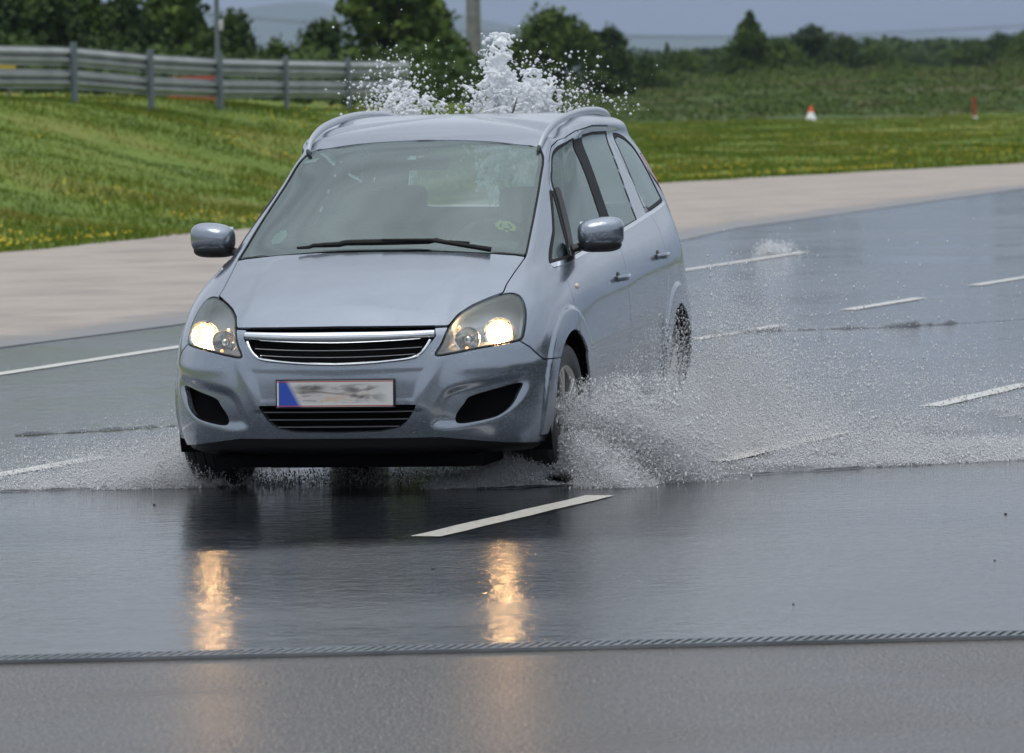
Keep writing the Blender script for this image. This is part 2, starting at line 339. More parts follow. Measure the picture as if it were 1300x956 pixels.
# ------------------------------------------------------------------ the van: skin as a dense grid, cut along outlines
_ROWS = [
[(0.72,0,0.165),(0.86,0,0.2),(0.905,0,0.3),(0.925,0,0.42),(0.925,0,0.55),(0.905,0,0.665),(0.845,0,0.745),(0.64,0,0.855),(0.38,0,0.96),(0.1,0,1.052),(-0.25,0,1.215),(-0.62,0,1.385),(-0.98,0,1.525),(-1.3,0,1.6),(-1.75,0,1.635)],
[(0.71,0.25,0.165),(0.85,0.25,0.2),(0.893,0.25,0.3),(0.912,0.25,0.42),(0.91,0.25,0.55),(0.888,0.25,0.665),(0.832,0.25,0.745),(0.62,0.25,0.853),(0.365,0.25,0.957),(0.085,0.26,1.05),(-0.265,0.25,1.213),(-0.63,0.24,1.382),(-0.985,0.23,1.522),(-1.3,0.21,1.598),(-1.8,0,1.637)],
[(0.66,0.45,0.165),(0.8,0.45,0.2),(0.845,0.45,0.3),(0.865,0.45,0.42),(0.858,0.45,0.55),(0.83,0.45,0.665),(0.785,0.43,0.745),(0.56,0.44,0.857),(0.31,0.45,0.955),(0.045,0.46,1.04),(-0.295,0.44,1.203),(-0.65,0.42,1.368),(-0.98,0.395,1.508),(-1.28,0.35,1.585),(-1.86,0,1.639)],
[(0.58,0.6,0.165),(0.71,0.61,0.2),(0.755,0.62,0.3),(0.775,0.62,0.42),(0.765,0.62,0.55),(0.735,0.61,0.665),(0.66,0.575,0.765),(0.46,0.615,0.855),(0.23,0.635,0.935),(-0.03,0.655,1.02),(-0.355,0.625,1.178),(-0.69,0.595,1.335),(-0.975,0.565,1.478),(-1.22,0.49,1.563),(-1.93,0,1.64)],
[(0.46,0.71,0.165),(0.57,0.735,0.2),(0.615,0.75,0.3),(0.635,0.75,0.42),(0.625,0.745,0.55),(0.59,0.735,0.665),(0.51,0.705,0.775),(0.34,0.725,0.858),(0.12,0.73,0.935),(-0.14,0.715,1.015),(-0.44,0.68,1.165),(-0.76,0.645,1.31),(-1.03,0.605,1.452),(-1.26,0.54,1.545),(-2,0,1.64)],
[(0.32,0.77,0.165),(0.39,0.805,0.2),(0.425,0.83,0.3),(0.44,0.837,0.42),(0.43,0.832,0.55),(0.41,0.825,0.665),(0.34,0.81,0.765),(0.2,0.805,0.845),(0,0.79,0.92),(-0.24,0.765,1),(-0.52,0.725,1.135),(-0.82,0.675,1.3),(-1.1,0.63,1.443),(-1.35,0.577,1.576),(-2.06,0,1.64)],
[(0.05,0.8,0.165),(0.08,0.835,0.2),(0.09,0.868,0.3),(0.09,0.878,0.42),(0.09,0.877,0.55),(0.08,0.87,0.665),(0.05,0.858,0.77),(-0.02,0.845,0.85),(-0.14,0.825,0.92),(-0.35,0.79,0.998),(-0.62,0.748,1.13),(-0.92,0.69,1.305),(-1.2,0.635,1.45),(-1.5,0.582,1.591),(-2.12,0,1.64)],
[(-0.35,0.81,0.165),(-0.35,0.845,0.2),(-0.35,0.874,0.3),(-0.35,0.884,0.42),(-0.35,0.888,0.55),(-0.35,0.882,0.665),(-0.37,0.873,0.78),(-0.4,0.862,0.86),(-0.47,0.84,0.94),(-0.62,0.797,1.018),(-0.82,0.758,1.14),(-1.05,0.7,1.32),(-1.3,0.64,1.468),(-1.62,0.585,1.604),(-2.18,0,1.64)],
[(-0.8,0.81,0.165),(-0.8,0.845,0.2),(-0.8,0.873,0.3),(-0.8,0.884,0.42),(-0.8,0.892,0.55),(-0.8,0.887,0.665),(-0.8,0.88,0.79),(-0.81,0.868,0.875),(-0.83,0.845,0.96),(-0.9,0.802,1.04),(-1.02,0.763,1.155),(-1.18,0.703,1.335),(-1.42,0.64,1.49),(-1.75,0.587,1.618),(-2.24,0,1.64)],
[(-1.3,0.81,0.165),(-1.3,0.845,0.2),(-1.3,0.873,0.3),(-1.3,0.884,0.42),(-1.3,0.893,0.55),(-1.3,0.889,0.665),(-1.3,0.883,0.8),(-1.3,0.871,0.89),(-1.3,0.848,0.985),(-1.32,0.802,1.07),(-1.38,0.763,1.18),(-1.46,0.703,1.35),(-1.62,0.64,1.508),(-1.9,0.589,1.626),(-2.3,0,1.639)],
[(-1.8,0.81,0.165),(-1.8,0.845,0.2),(-1.8,0.873,0.3),(-1.8,0.884,0.42),(-1.8,0.893,0.55),(-1.8,0.889,0.665),(-1.8,0.884,0.81),(-1.8,0.873,0.91),(-1.8,0.848,1.01),(-1.8,0.8,1.105),(-1.82,0.763,1.2),(-1.85,0.703,1.36),(-1.92,0.64,1.515),(-2.08,0.587,1.627),(-2.36,0,1.637)],
[(-2.3,0.8,0.165),(-2.3,0.84,0.2),(-2.3,0.873,0.3),(-2.3,0.886,0.42),(-2.3,0.893,0.55),(-2.3,0.889,0.665),(-2.3,0.883,0.81),(-2.3,0.872,0.92),(-2.3,0.846,1.03),(-2.3,0.797,1.137),(-2.29,0.76,1.225),(-2.28,0.7,1.375),(-2.27,0.638,1.515),(-2.3,0.582,1.622),(-2.45,0,1.635)],
[(-2.75,0.8,0.165),(-2.75,0.835,0.2),(-2.75,0.87,0.3),(-2.75,0.885,0.42),(-2.75,0.89,0.55),(-2.75,0.886,0.665),(-2.75,0.878,0.81),(-2.75,0.866,0.93),(-2.75,0.838,1.05),(-2.74,0.788,1.16),(-2.72,0.753,1.24),(-2.68,0.695,1.38),(-2.62,0.632,1.512),(-2.56,0.572,1.616),(-2.55,0,1.632)],
[(-3.1,0.76,0.19),(-3.1,0.8,0.23),(-3.13,0.84,0.32),(-3.14,0.862,0.42),(-3.14,0.868,0.55),(-3.14,0.862,0.665),(-3.13,0.852,0.81),(-3.12,0.838,0.93),(-3.1,0.81,1.05),(-3.08,0.768,1.165),(-3.03,0.735,1.25),(-2.97,0.68,1.38),(-2.89,0.62,1.505),(-2.8,0.552,1.608),(-2.66,0,1.628)],
[(-3.3,0.66,0.22),(-3.36,0.69,0.26),(-3.4,0.72,0.34),(-3.42,0.735,0.43),(-3.42,0.74,0.55),(-3.41,0.735,0.665),(-3.4,0.73,0.81),(-3.39,0.72,0.93),(-3.37,0.705,1.05),(-3.33,0.69,1.17),(-3.27,0.67,1.27),(-3.19,0.62,1.4),(-3.09,0.565,1.505),(-2.97,0.46,1.588),(-2.75,0,1.625)],
[(-3.42,0.38,0.24),(-3.48,0.38,0.28),(-3.53,0.4,0.35),(-3.54,0.4,0.43),(-3.54,0.4,0.55),(-3.53,0.4,0.665),(-3.51,0.4,0.81),(-3.5,0.4,0.93),(-3.48,0.4,1.05),(-3.44,0.4,1.17),(-3.38,0.39,1.28),(-3.3,0.37,1.41),(-3.2,0.34,1.525),(-3.02,0.28,1.6),(-2.83,0,1.622)],
[(-3.44,0,0.24),(-3.5,0,0.28),(-3.55,0,0.35),(-3.565,0,0.43),(-3.565,0,0.55),(-3.55,0,0.665),(-3.53,0,0.81),(-3.52,0,0.93),(-3.5,0,1.05),(-3.46,0,1.17),(-3.4,0,1.28),(-3.33,0,1.41),(-3.23,0,1.535),(-3.05,0,1.605),(-2.9,0,1.618)]]
CG = np.array(_ROWS, float)
def _cr(P, n, lo=None, hi=None):
    a = P[:1]*2-P[1:2] if lo is None else lo; b = P[-1:]*2-P[-2:-1] if hi is None else hi
    Q = np.concatenate([a, P, b]); out = []
    for i in range(len(P)-1):
        p0, p1, p2, p3 = Q[i], Q[i+1], Q[i+2], Q[i+3]
        for t in np.arange(n)/n:
            out.append(.5*((2*p1)+(p2-p0)*t+(2*p0-5*p1+4*p2-p3)*t*t+(3*p1-p0-3*p2+p3)*t**3))
    out.append(P[-1]); return np.array(out)
def hull(nc=24, nr=18, sm=3):
    mir = np.array([1, -1, 1.])
    G = _cr(CG, nc, CG[1:2]*mir, CG[-2:-1]*mir)
    G = _cr(G.transpose(1, 0, 2), nr).transpose(1, 0, 2)
    H = np.concatenate([G, (G*mir)[-2:0:-1]])
    for _ in range(sm*6):
        L = H.copy()
        L[:, 1:-1] = .25*(np.roll(H, 1, 0)+np.roll(H, -1, 0))[:, 1:-1]+.25*(H[:, 2:]+H[:, :-2])
        H = H+.5*(L-H)
    w_ = np.clip((np.arange(H.shape[1])-11.3*nr)/(.8*nr), 0, 1)[None, :, None]
    for _ in range(30):
        L = H.copy(); L[:, 1:-1] = .25*(np.roll(H, 1, 0)+np.roll(H, -1, 0))[:, 1:-1]+.25*(H[:, 2:]+H[:, :-2]); H = H+.5*w_*(L-H)
    return H
def gnorm(H):
    du = np.roll(H, -1, 0)-np.roll(H, 1, 0)
    dv = np.empty_like(H); dv[:, 1:-1] = H[:, 2:]-H[:, :-2]; dv[:, 0] = H[:, 1]-H[:, 0]; dv[:, -1] = H[:, -2]*0+np.array([0, -1e-9, 0])
    dv[:, -1] = H[:, -1]-H[:, -3]
    N = np.cross(du, dv); N /= np.linalg.norm(N, axis=2, keepdims=True)+1e-12
    c = np.array([-1.4, 0, .7]); s = np.sign(((H-c)*N).sum(2))
    if np.median(s) < 0: N = -N
    N[:, -1] = (0, 0, 1)
    N[:, -2][(N[:, -2]*np.array([0, 0, 1])).sum(-1) < .5] = (0, 0, 1)
    return N
def ins(poly, A, B):
    """distance inside a closed outline: positive inside, negative outside"""
    P = np.array(poly, float); Q = np.roll(P, -1, 0); d = np.full(A.shape, 1e9); wn_ = np.zeros(A.shape, bool)
    for (x0, y0), (x1, y1) in zip(P, Q):
        ex, ey = x1-x0, y1-y0; L = ex*ex+ey*ey
        if L < 1e-12: continue
        t = np.clip(((A-x0)*ex+(B-y0)*ey)/L, 0, 1)
        d = np.minimum(d, np.hypot(A-x0-t*ex, B-y0-t*ey))
        c = ((y0 > B) != (y1 > B)) & (A < ex*(B-y0)/(ey if abs(ey) > 1e-12 else 1e-12)+x0); wn_ ^= c
    return np.where(wn_, d, -d)
def dline(pts, A, B):
    P = np.array(pts, float); d = np.full(A.shape, 1e9)
    for (x0, y0), (x1, y1) in zip(P, P[1:]):
        ex, ey = x1-x0, y1-y0; t = np.clip(((A-x0)*ex+(B-y0)*ey)/(ex*ex+ey*ey), 0, 1)
        d = np.minimum(d, np.hypot(A-x0-t*ex, B-y0-t*ey))
    return d
def curve(pts, n=8, closed=False):
    P = np.array(pts, float)
    if closed: R = _cr(np.concatenate([P[-1:], P, P[:2]]), n); return R[n:n*(len(P)+1)]
    return _cr(P, n)
def sym(h): return [(-y, z) for y, z in h]+[(y, z) for y, z in h[::-1]]

HL = curve([(.432, .618), (.455, .672), (.476, .736), (.500, .784), (.540, .817), (.595, .845), (.652, .863), (.69, .862), (.722, .842), (.746, .80), (.757, .756), (.760, .70), (.752, .668), (.70, .655), (.60, .640), (.50, .622)], 5, True)
GRILLE = [(0, .744), (.42, .739), (.43, .70), (.405, .665), (.372, .627), (.32, .603), (.22, .591), (.11, .583), (0, .580)]
INTAKE = [(0, .412), (.352, .406), (.333, .372), (.308, .335), (.27, .306), (.19, .290), (0, .285)]
FOG = curve([(.757, .482), (.750, .442), (.727, .39), (.69, .355), (.645, .336), (.55, .320), (.510, .325), (.512, .36), (.545, .405), (.568, .434), (.65, .458)], 4, True)
SCOOP = curve([(.40, .31), (.42, .40), (.455, .462), (.50, .490), (.565, .506), (.67, .524), (.775, .535), (.80, .48), (.775, .41), (.72, .35), (.66, .318), (.575, .300), (.48, .288)], 4, True)
HOOD = [(0, .746), (.43, .743), (.474, .742), (.498, .788), (.538, .821), (.594, .849), (.645, .869), (.643, .903), (.652, .957), (.664, 1.012), (.62, 1.02), (.45, 1.037), (.25, 1.047), (0, 1.050)]
WS = curve([(.664, -.03), (.45, .055), (.25, .09), (0, .10), (-.25, .09), (-.45, .055), (-.664, -.03)], 4).tolist()+curve([(-.637, -.36), (-.604, -.69), (-.560, -.955), (-.40, -.98), (0, -.995), (.40, -.98), (.560, -.955), (.604, -.69), (.637, -.36)], 4).tolist()
FD = [(-.14, .255), (-.115, .60), (-.10, .93), (-.12, .972), (-.42, 1.0), (-.60, 1.185), (-.755, 1.325), (-.90, 1.42), (-1.05, 1.49), (-1.25, 1.535), (-1.45, 1.557), (-1.43, 1.3), (-1.375, 1.05), (-1.365, .80), (-1.37, .255)]
RD = [(-1.374, .255), (-1.369, .80), (-1.379, 1.05), (-1.434, 1.3), (-1.454, 1.557), (-1.78, 1.574), (-2.22, 1.568), (-2.30, 1.40), (-2.40, 1.20), (-2.47, 1.05), (-2.475, .86), (-2.40, .72), (-2.31, .60), (-2.255, .48), (-2.24, .255)]
WB = lambda x: .976+.073*(-x-.1)
TRI = [(-.115, WB(-.115)), (-.40, WB(-.40)), (-.50, 1.085), (-.735, 1.29), (-.70, 1.29), (-.40, 1.11)]
FW = curve([(-.43, WB(-.43)), (-.765, 1.302), (-.87, 1.372), (-.97, 1.43), (-1.09, 1.472), (-1.20, 1.497), (-1.335, 1.512)], 4).tolist()+[(-1.31, 1.35), (-1.27, WB(-1.27))]
RW = [(-1.47, WB(-1.47)), (-1.50, 1.30), (-1.54, 1.522), (-1.8, 1.532), (-2.175, 1.530), (-2.11, 1.32), (-2.06, WB(-2.06))]
BP = [(-1.276, WB(-1.27)), (-1.316, 1.35), (-1.341, 1.515), (-1.536, 1.524), (-1.496, 1.30), (-1.466, WB(-1.46))]
QW = [(-2.335, WB(-2.335)), (-2.345, 1.35), (-2.35, 1.530)]+curve([(-2.43, 1.530), (-2.60, 1.517), (-2.72, 1.497), (-2.85, 1.447), (-2.93, 1.33), (-2.965, WB(-2.965))], 4).tolist()
RGLASS = [(0, 1.16), (.50, 1.17), (.62, 1.20), (.57, 1.40), (.50, 1.49), (0, 1.515)]
TAIL = [(.52, .74), (.80, .74), (.80, 1.0), (.74, 1.2), (.68, 1.42), (.64, 1.42), (.66, 1.15), (.60, 1.02)]

H0 = hull(); N0 = gnorm(H0)
hx_, hy_, hz_ = H0[..., 0], H0[..., 1], H0[..., 2]; ay_ = np.abs(hy_)
D = np.zeros(hx_.shape)
front = sstep(hx_, .25, .4)
# bumper: scooped corners, centre panel edged by two creases, waist crease under the headlights
D -= .016*sstep(ins(SCOOP, ay_, hz_), 0, .05)*front
dl = dline([(.45, .60), (.415, .52), (.352, .40)], ay_, hz_); D += .0045*np.exp(-(dl/.024)**2)*front*(hz_ > .38)
D += .003*np.exp(-((hz_-(.565+.02*(ay_ > 2)))/.03)**2)*front*sstep(ay_, .46, .56)
D -= .002*sstep(ins(sym([(.0, .56), (.40, .57), (.345, .42), (0, .42)]), hy_, hz_), 0, .02)*front
# wheel arch flares
for wx in (0, -2.703):
    r_ = np.hypot(hx_-wx, hz_-.316)
    D += .011*sstep(r_, .477, .458)*(ay_ > .6)*(hz_ > .24)*sstep(hx_-wx if wx == 0 else -99*np.ones_like(hx_), .9, .4)
# flank: crease with the skin drawn in below it, soft shoulder
zc = .588+.028*(-hx_-.3)
side = sstep(ay_, .7, .8)*sstep(hx_, -2.26, -2.20)*sstep(hx_, -.24, -.30)
D -= .007*np.exp(-((hz_-zc)/.006)**2)*side
D -= .010*sstep(hz_, zc, zc-.025)*sstep(hz_, .30, .42)*side
# hood: raised centre panel
D += .005*sstep(ay_, .50, .44)*sstep(hx_, .80, .70)*sstep(hx_, .05, .15)*(hz_ > .74)
D += .004*sstep(ay_, .30+.0*hx_, .14)*sstep(hx_, .84, .74)*sstep(hx_, .02, .2)*(hz_ > .74)
Hs = H0+N0*D[..., None]; Ns = gnorm(Hs)
nA, mA = H0.shape[:2]
VH = Hs.reshape(-1, 3); NH = Ns.reshape(-1, 3)
X_, Y_, Z_ = VH.T; AY = np.abs(Y_)
ii, jj = np.meshgrid(np.arange(nA), np.arange(mA-1), indexing='ij'); ii = ii.ravel(); jj = jj.ravel()
QH = np.stack([ii*mA+jj, ((ii+1) % nA)*mA+jj, ((ii+1) % nA)*mA+jj+1, ii*mA+jj+1], 1)
fn = np.cross(VH[QH[:, 1]]-VH[QH[:, 0]], VH[QH[:, 2]]-VH[QH[:, 0]])
if ((fn*NH[QH[:, 0]]).sum(1)).mean() < 0: QH = QH[:, ::-1]

def clip(f, V=VH, N=NH, Q=QH):
    pos = f > 0; c = pos[Q].sum(1)
    faces = [tuple(q) for q in Q[c == 4].tolist()]; newV = []; newN = []; cache = {}; base = len(V)
    for q in Q[(c > 0) & (c < 4)].tolist():
        out = []
        for a, b in zip(q, q[1:]+q[:1]):
            if pos[a]: out.append(a)
            if pos[a] != pos[b]:
                k = (a, b) if a < b else (b, a)
                if k not in cache:
                    t = f[k[0]]/(f[k[0]]-f[k[1]]); cache[k] = base+len(newV)
                    newV.append(V[k[0]]*(1-t)+V[k[1]]*t); nn_ = N[k[0]]*(1-t)+N[k[1]]*t; newN.append(nn_/np.linalg.norm(nn_))
                out.append(cache[k])
        if len(out) > 2: faces.append(tuple(out))
    AV = np.concatenate([V, np.array(newV).reshape(-1, 3)]); AN = np.concatenate([N, np.array(newN).reshape(-1, 3)])
    used = np.unique(np.concatenate([np.array(x_) for x_ in faces])) if faces else np.array([], int)
    re_ = -np.ones(len(AV), int); re_[used] = np.arange(len(used))
    return AV[used], AN[used], [tuple(re_[list(x_)]) for x_ in faces]
def bedges(F):
    seen = {}
    for f_ in F:
        for a, b in zip(f_, f_[1:]+f_[:1]):
            k = (a, b) if a < b else (b, a)
            if k in seen: seen[k] = None
            else: seen[k] = (a, b)
    return [e for e in seen.values() if e]
def loops_of(F):
    nx = dict(bedges(F)); out = []
    while nx:
        a = next(iter(nx)); L = [a]; b = nx.pop(a)
        while b != a and b in nx: L.append(b); b = nx.pop(b)
        out.append(L)
    return sorted(out, key=len, reverse=True)
def panel(name, f, mat, parent, thick=.012, push=0.0, rim=True, flip=False):
    V, N, F = clip(f)
    V = V+N*push
    if rim:
        be = bedges(F); dup = {}; V = V.tolist(); N2 = N.tolist(); cen = {}
        for a, b in be:
            e = np.array(V[b])-np.array(V[a]); o_ = np.cross(e, N2[a]); o_ /= np.linalg.norm(o_)+1e-12
            cen.setdefault(a, np.zeros(3)); cen.setdefault(b, np.zeros(3)); cen[a] = cen[a]+o_; cen[b] = cen[b]+o_
        V0 = len(V)
        for k_, a in enumerate(cen):
            o_ = cen[a]/(np.linalg.norm(cen[a])+1e-12); na = np.array(N2[a])
            dup[a] = (len(V), len(V)+1); V.append(V[a]); N2.append((o_*.9+na*.4).tolist()); V.append((np.array(V[a])-na*thick).tolist()); N2.append(o_.tolist())
        F = F+[(dup[b][0], dup[a][0], dup[a][1], dup[b][1]) for a, b in be]
        V = np.array(V); N = np.array(N2)
    me = bpy.data.meshes.new(name); me.from_pydata(V.tolist(), [], [tuple(int(i_) for i_ in (f_[::-1] if flip else f_)) for f_ in F])
    smooth(me); N = N/(np.linalg.norm(N, axis=1, keepdims=True)+1e-12)
    me.normals_split_custom_set_from_vertices((-N if flip else N).tolist())
    return link(name, me, mat, parent)

# materials of the van
m_body = material('silver_blue_paint', (.31, .345, .395), .22, .85); m_body.node_tree.nodes['Principled BSDF'].inputs['Coat Weight'].default_value = .8
m_body.node_tree.nodes['Principled BSDF'].inputs['Coat Roughness'].default_value = .06
fl_ = noise(m_body, 900, 1, 'Object'); nodes(m_body)[1].new(mixc(m_body, mapr(m_body, fl_, .3, .7, 0, .35), (.27, .305, .36), (.38, .42, .47)), nodes(m_body)[2].inputs['Base Color'])
dr_ = noise(m_body, 170, 2, 'Object'); bump(m_body, mapr(m_body, dr_, .62, .72, 0, 1), .45, .003)
m_rub = material('black_rubber', (.007, .0075, .008), .6); m_trim = material('black_trim', (.009, .0095, .010), .45); m_rub.node_tree.nodes['Principled BSDF'].inputs['Specular IOR Level'].default_value = .25
m_under = material('underbody_black', (.004, .004, .0045), .95); m_under.node_tree.nodes['Principled BSDF'].inputs['Specular IOR Level'].default_value = .05
m_chrome = material('chrome', (.80, .82, .84), .12, 1.0)
m_alloy = material('silver_alloy', (.62, .61, .58), .28, .85)
def glassmat(name, tint, refl, rough=.02, base=.10):
    m = bpy.data.materials.new(name); m.use_nodes = True; n, l = m.node_tree.nodes, m.node_tree.links
    for q in list(n): n.remove(q)
    t = n.new('ShaderNodeBsdfTransparent'); t.inputs[0].default_value = (*tint, 1); g_ = n.new('ShaderNodeBsdfGlossy'); g_.inputs['Roughness'].default_value = rough
    g_.inputs['Color'].default_value = (.86, .98, .95, 1)
    fr = n.new('ShaderNodeFresnel'); fr.inputs[0].default_value = refl; mxs = n.new('ShaderNodeMixShader'); o_ = n.new('ShaderNodeOutputMaterial')
    ad = n.new('ShaderNodeMath'); ad.operation = 'ADD'; ad.use_clamp = True; ad.inputs[1].default_value = base; l.new(fr.outputs[0], ad.inputs[0])
    l.new(ad.outputs[0], mxs.inputs[0]); l.new(t.outputs[0], mxs.inputs[1]); l.new(g_.outputs[0], mxs.inputs[2]); l.new(mxs.outputs[0], o_.inputs[0]); return m
m_ws = glassmat('windscreen_glass', (.46, .58, .53), 1.5, .03, .125)
m_sg = glassmat('tinted_side_glass', (.14, .18, .175), 1.55, .02, .075)
m_lens = glassmat('clear_lamp_lens', (.90, .92, .93), 1.5, .03, .05)

FWD_A = .2016
van = empty('minivan', (-.5851, 25.5287, 0), -math.pi/2-FWD_A)
tag(van, 'silver blue minivan with lit headlights driving through the water towards the viewer', 'car')

L_ = Y_ > 0
arch = np.maximum(*[.365-np.hypot(X_-wx, Z_-.316) for wx in (0, -2.703)]); arch = np.where(AY > .55, np.minimum(arch, AY-.55), -1)
fsel = np.minimum(X_-.22, 9)
i_hl = np.minimum(ins(HL, AY, Z_), fsel); i_gr = np.minimum(ins(sym(GRILLE), Y_, Z_), fsel); i_in = np.minimum(ins(sym(INTAKE), Y_, Z_), fsel)
i_fog = np.minimum(ins(FOG, AY, Z_), fsel)
i_hood = np.minimum(ins(sym(HOOD), Y_, Z_), X_+.12); i_hood = np.where(X_ > -.1, i_hood, -1)
i_ws = np.minimum(ins([(y, x) for y, x in WS], Y_, X_), np.minimum(Z_-.98, .03-X_*0+9)); i_ws = np.where(Z_ > .95, i_ws, -1)
sideok = AY-.45
i_fd = np.minimum(ins(FD, X_, Z_), sideok); i_rd = np.minimum(ins(RD, X_, Z_), sideok)
i_tri = np.minimum(ins(TRI, X_, Z_), sideok); i_fw = np.minimum(ins(FW, X_, Z_), sideok); i_rw = np.minimum(ins(RW, X_, Z_), sideok)
i_bp = np.minimum(ins(BP, X_, Z_), sideok); i_qw = np.minimum(ins(QW, X_, Z_), sideok)
i_rg = np.where(X_ < -2.9, ins(sym(RGLASS), Y_, Z_), -1); i_tl = np.where(X_ < -2.95, ins(TAIL, AY, Z_), -1)
BUMP = [(0, .739), (.43, .736), (.474, .737), (.50, .69), (.748, .664), (.785, .634), (.83, .575), (1.0, .57), (1.0, -.1), (0, -.1)]
i_bu = np.minimum(ins(sym(BUMP), Y_, Z_), X_-.15)
zlow = np.interp(AY, [0, .45, .6, .7, .8], [.262, .262, .240, .225, .212])
low = np.where(X_ > .25, zlow, .215); i_low = low-Z_            # positive below the painted skin
i_rb = np.where(X_ < -2.9, np.minimum(.62-Z_, -2.95-X_), -1)

gs = np.clip(np.sqrt(np.maximum(0, 1-NH[:, 2]**2)), .25, 1); g1 = np.where((Z_ > 1.38) & (AY > .4), .0028*gs, .0028)
alls = np.maximum.reduce([i_hl, i_gr, i_hood, i_ws, i_fd, i_rd, i_tri, i_bp, i_qw, i_rg, i_tl, i_bu, arch+.0, i_low, i_rb])
panel('body', -alls-g1, m_body, van)
fr_h = np.minimum.reduce([i_hood-g1])
panel('hood', fr_h, m_body, van)
panel('front_bumper', np.minimum.reduce([i_bu-g1, -i_hl-g1, -i_gr-.001, -i_in-.001, -i_fog-.001, -arch, -i_low]), m_body, van, thick=.03)
panel('rear_bumper', np.minimum.reduce([i_rb-g1, -i_low, -arch]), m_body, van)
panel('lower_valance', np.minimum.reduce([i_low-.001, -arch]), m_trim, van, push=-.012, thick=.01)
GI = dict()
for sgn, nm in ((1, 'left'), (-1, 'right')):
    S = sgn*Y_-.02
    lab = None
    fd = panel('front_door', np.minimum.reduce([i_fd-g1, -i_fw-.012, -i_bp, S, -i_low, -arch]), m_body, van)
    panel('window_seal', np.minimum.reduce([i_fw+.012, .001-i_fw, i_fd-g1, S]), m_rub, fd, push=-.002)
    panel('window_glass', np.minimum(i_fw, S), m_sg, fd, push=-.004, rim=False)
    rd = panel('rear_door', np.minimum.reduce([i_rd-g1, -i_rw-.014, -i_bp, S, -i_low, -arch]), m_body, van)
    panel('window_seal', np.minimum.reduce([i_rw+.014, .001-i_rw, i_rd-g1, S]), m_rub, rd, push=-.002)
    panel('window_glass', np.minimum(i_rw, S), m_sg, rd, push=-.004, rim=False)
    panel('door_pillar', np.minimum.reduce([i_bp, S]), m_rub, van, push=-.001)
    t_ = panel('quarter_window', np.minimum(i_tri-.008, S), m_sg, van, push=-.003, rim=False)
    panel('window_seal', np.minimum.reduce([i_tri, .010-i_tri, S]), m_rub, t_, push=.001)
    t_ = panel('rear_side_window', np.minimum(i_qw-.012, S), m_sg, van, push=-.003, rim=False)
    q_ = np.minimum.reduce([i_qw, .014-i_qw+np.where(X_ > -2.45, .012, 0), S]); panel('window_seal', q_, m_rub, t_, push=.0)
    # bright strip under the windows
    zb = .976+.073*(-X_-.1)-.011
    panel('belt_strip', np.minimum.reduce([.008-np.abs(Z_-zb), -.10-X_, X_+2.98, S, sideok]), m_chrome, van, push=.004, thick=.004)
    panel('tail_light', np.minimum.reduce([i_tl-g1, S]), M_TAIL := (bpy.data.materials.get('red_tail_lamp') or material('red_tail_lamp', (.35, .01, .01), .15)), van, rim=False)
wsg = panel('windscreen', i_ws-.002, m_ws, van, push=-.003, rim=False)
bord = np.where(X_ > -.25, .045+.0*X_, .026)
edge_in = i_ws-.002
m_frit = material('dark_glass_border', (.035, .040, .040), .08); nodes(m_frit)[2].inputs['Coat Weight'].default_value = 1
panel('glass_border', np.minimum(edge_in, np.where(X_ > -.12, .05, .024)-i_ws), m_frit, wsg, push=-.0045, rim=False)
panel('window_seal', np.minimum(i_ws+.003, .006-i_ws), m_rub, wsg, push=.0005, rim=False)
panel('rear_window', i_rg-g1, m_ws, van, rim=False)
# lamp bowls, openings and inner skin
inner_cut = np.maximum.reduce([i_hl, i_gr, i_in, i_fog, i_ws+.0, i_fw, i_rw, i_tri, i_qw, i_rg, arch+.03])
panel('inner_shell', -inner_cut-.012, m_under, van, push=-.024, rim=False)
NLp = [(None, None)]
def hxs(y, z, xmin=.2):
    """x of the nose skin at a given (y, z)"""
    k = (X_ > xmin); d = (Y_[k]-y)**2+(Z_[k]-z)**2; q = np.argsort(d)[:4]; w_ = 1/(d[q]+1e-9); return float((X_[k][q]*w_).sum()/w_.sum())
def bucket(name, f, depth, shrink, mat, parent, push=-.02, sgn=None, off=(0, 0)):
    V, N, F = clip(f); Lp = loops_of(F)[0]; P = V[Lp]; PN = N[Lp]; c = P.mean(0)
    rings = [P+PN*-.004]
    for t in (.5, 1.0):
        q = P.copy(); q[:, 0] -= depth*t; q = q+PN*(-.004)
        cc_ = c-np.array([depth*t, 0, 0]); q = cc_+(q-cc_)*(1-(1-shrink)*t); q[:, 0] = np.minimum(q[:, 0], P[:, 0]-depth*t*.7); q[:, 1] += off[0]*t; rings.append(q)
    k = len(P); VV = np.concatenate(rings+[rings[-1].mean(0, keepdims=True)]); FF = []
    for r_ in range(len(rings)-1):
        for a in range(k): b_ = (a+1) % k; FF.append((r_*k+a, r_*k+b_, (r_+1)*k+b_, (r_+1)*k+a))
    FF += [((len(rings)-1)*k+a, (len(rings)-1)*k+(a+1) % k, len(VV)-1) for a in range(k)]
    me = bpy.data.meshes.new(name); me.from_pydata(VV.tolist(), [], FF); smooth(me); me.set_sharp_from_angle(angle=.7); return link(name, me, mat, parent)

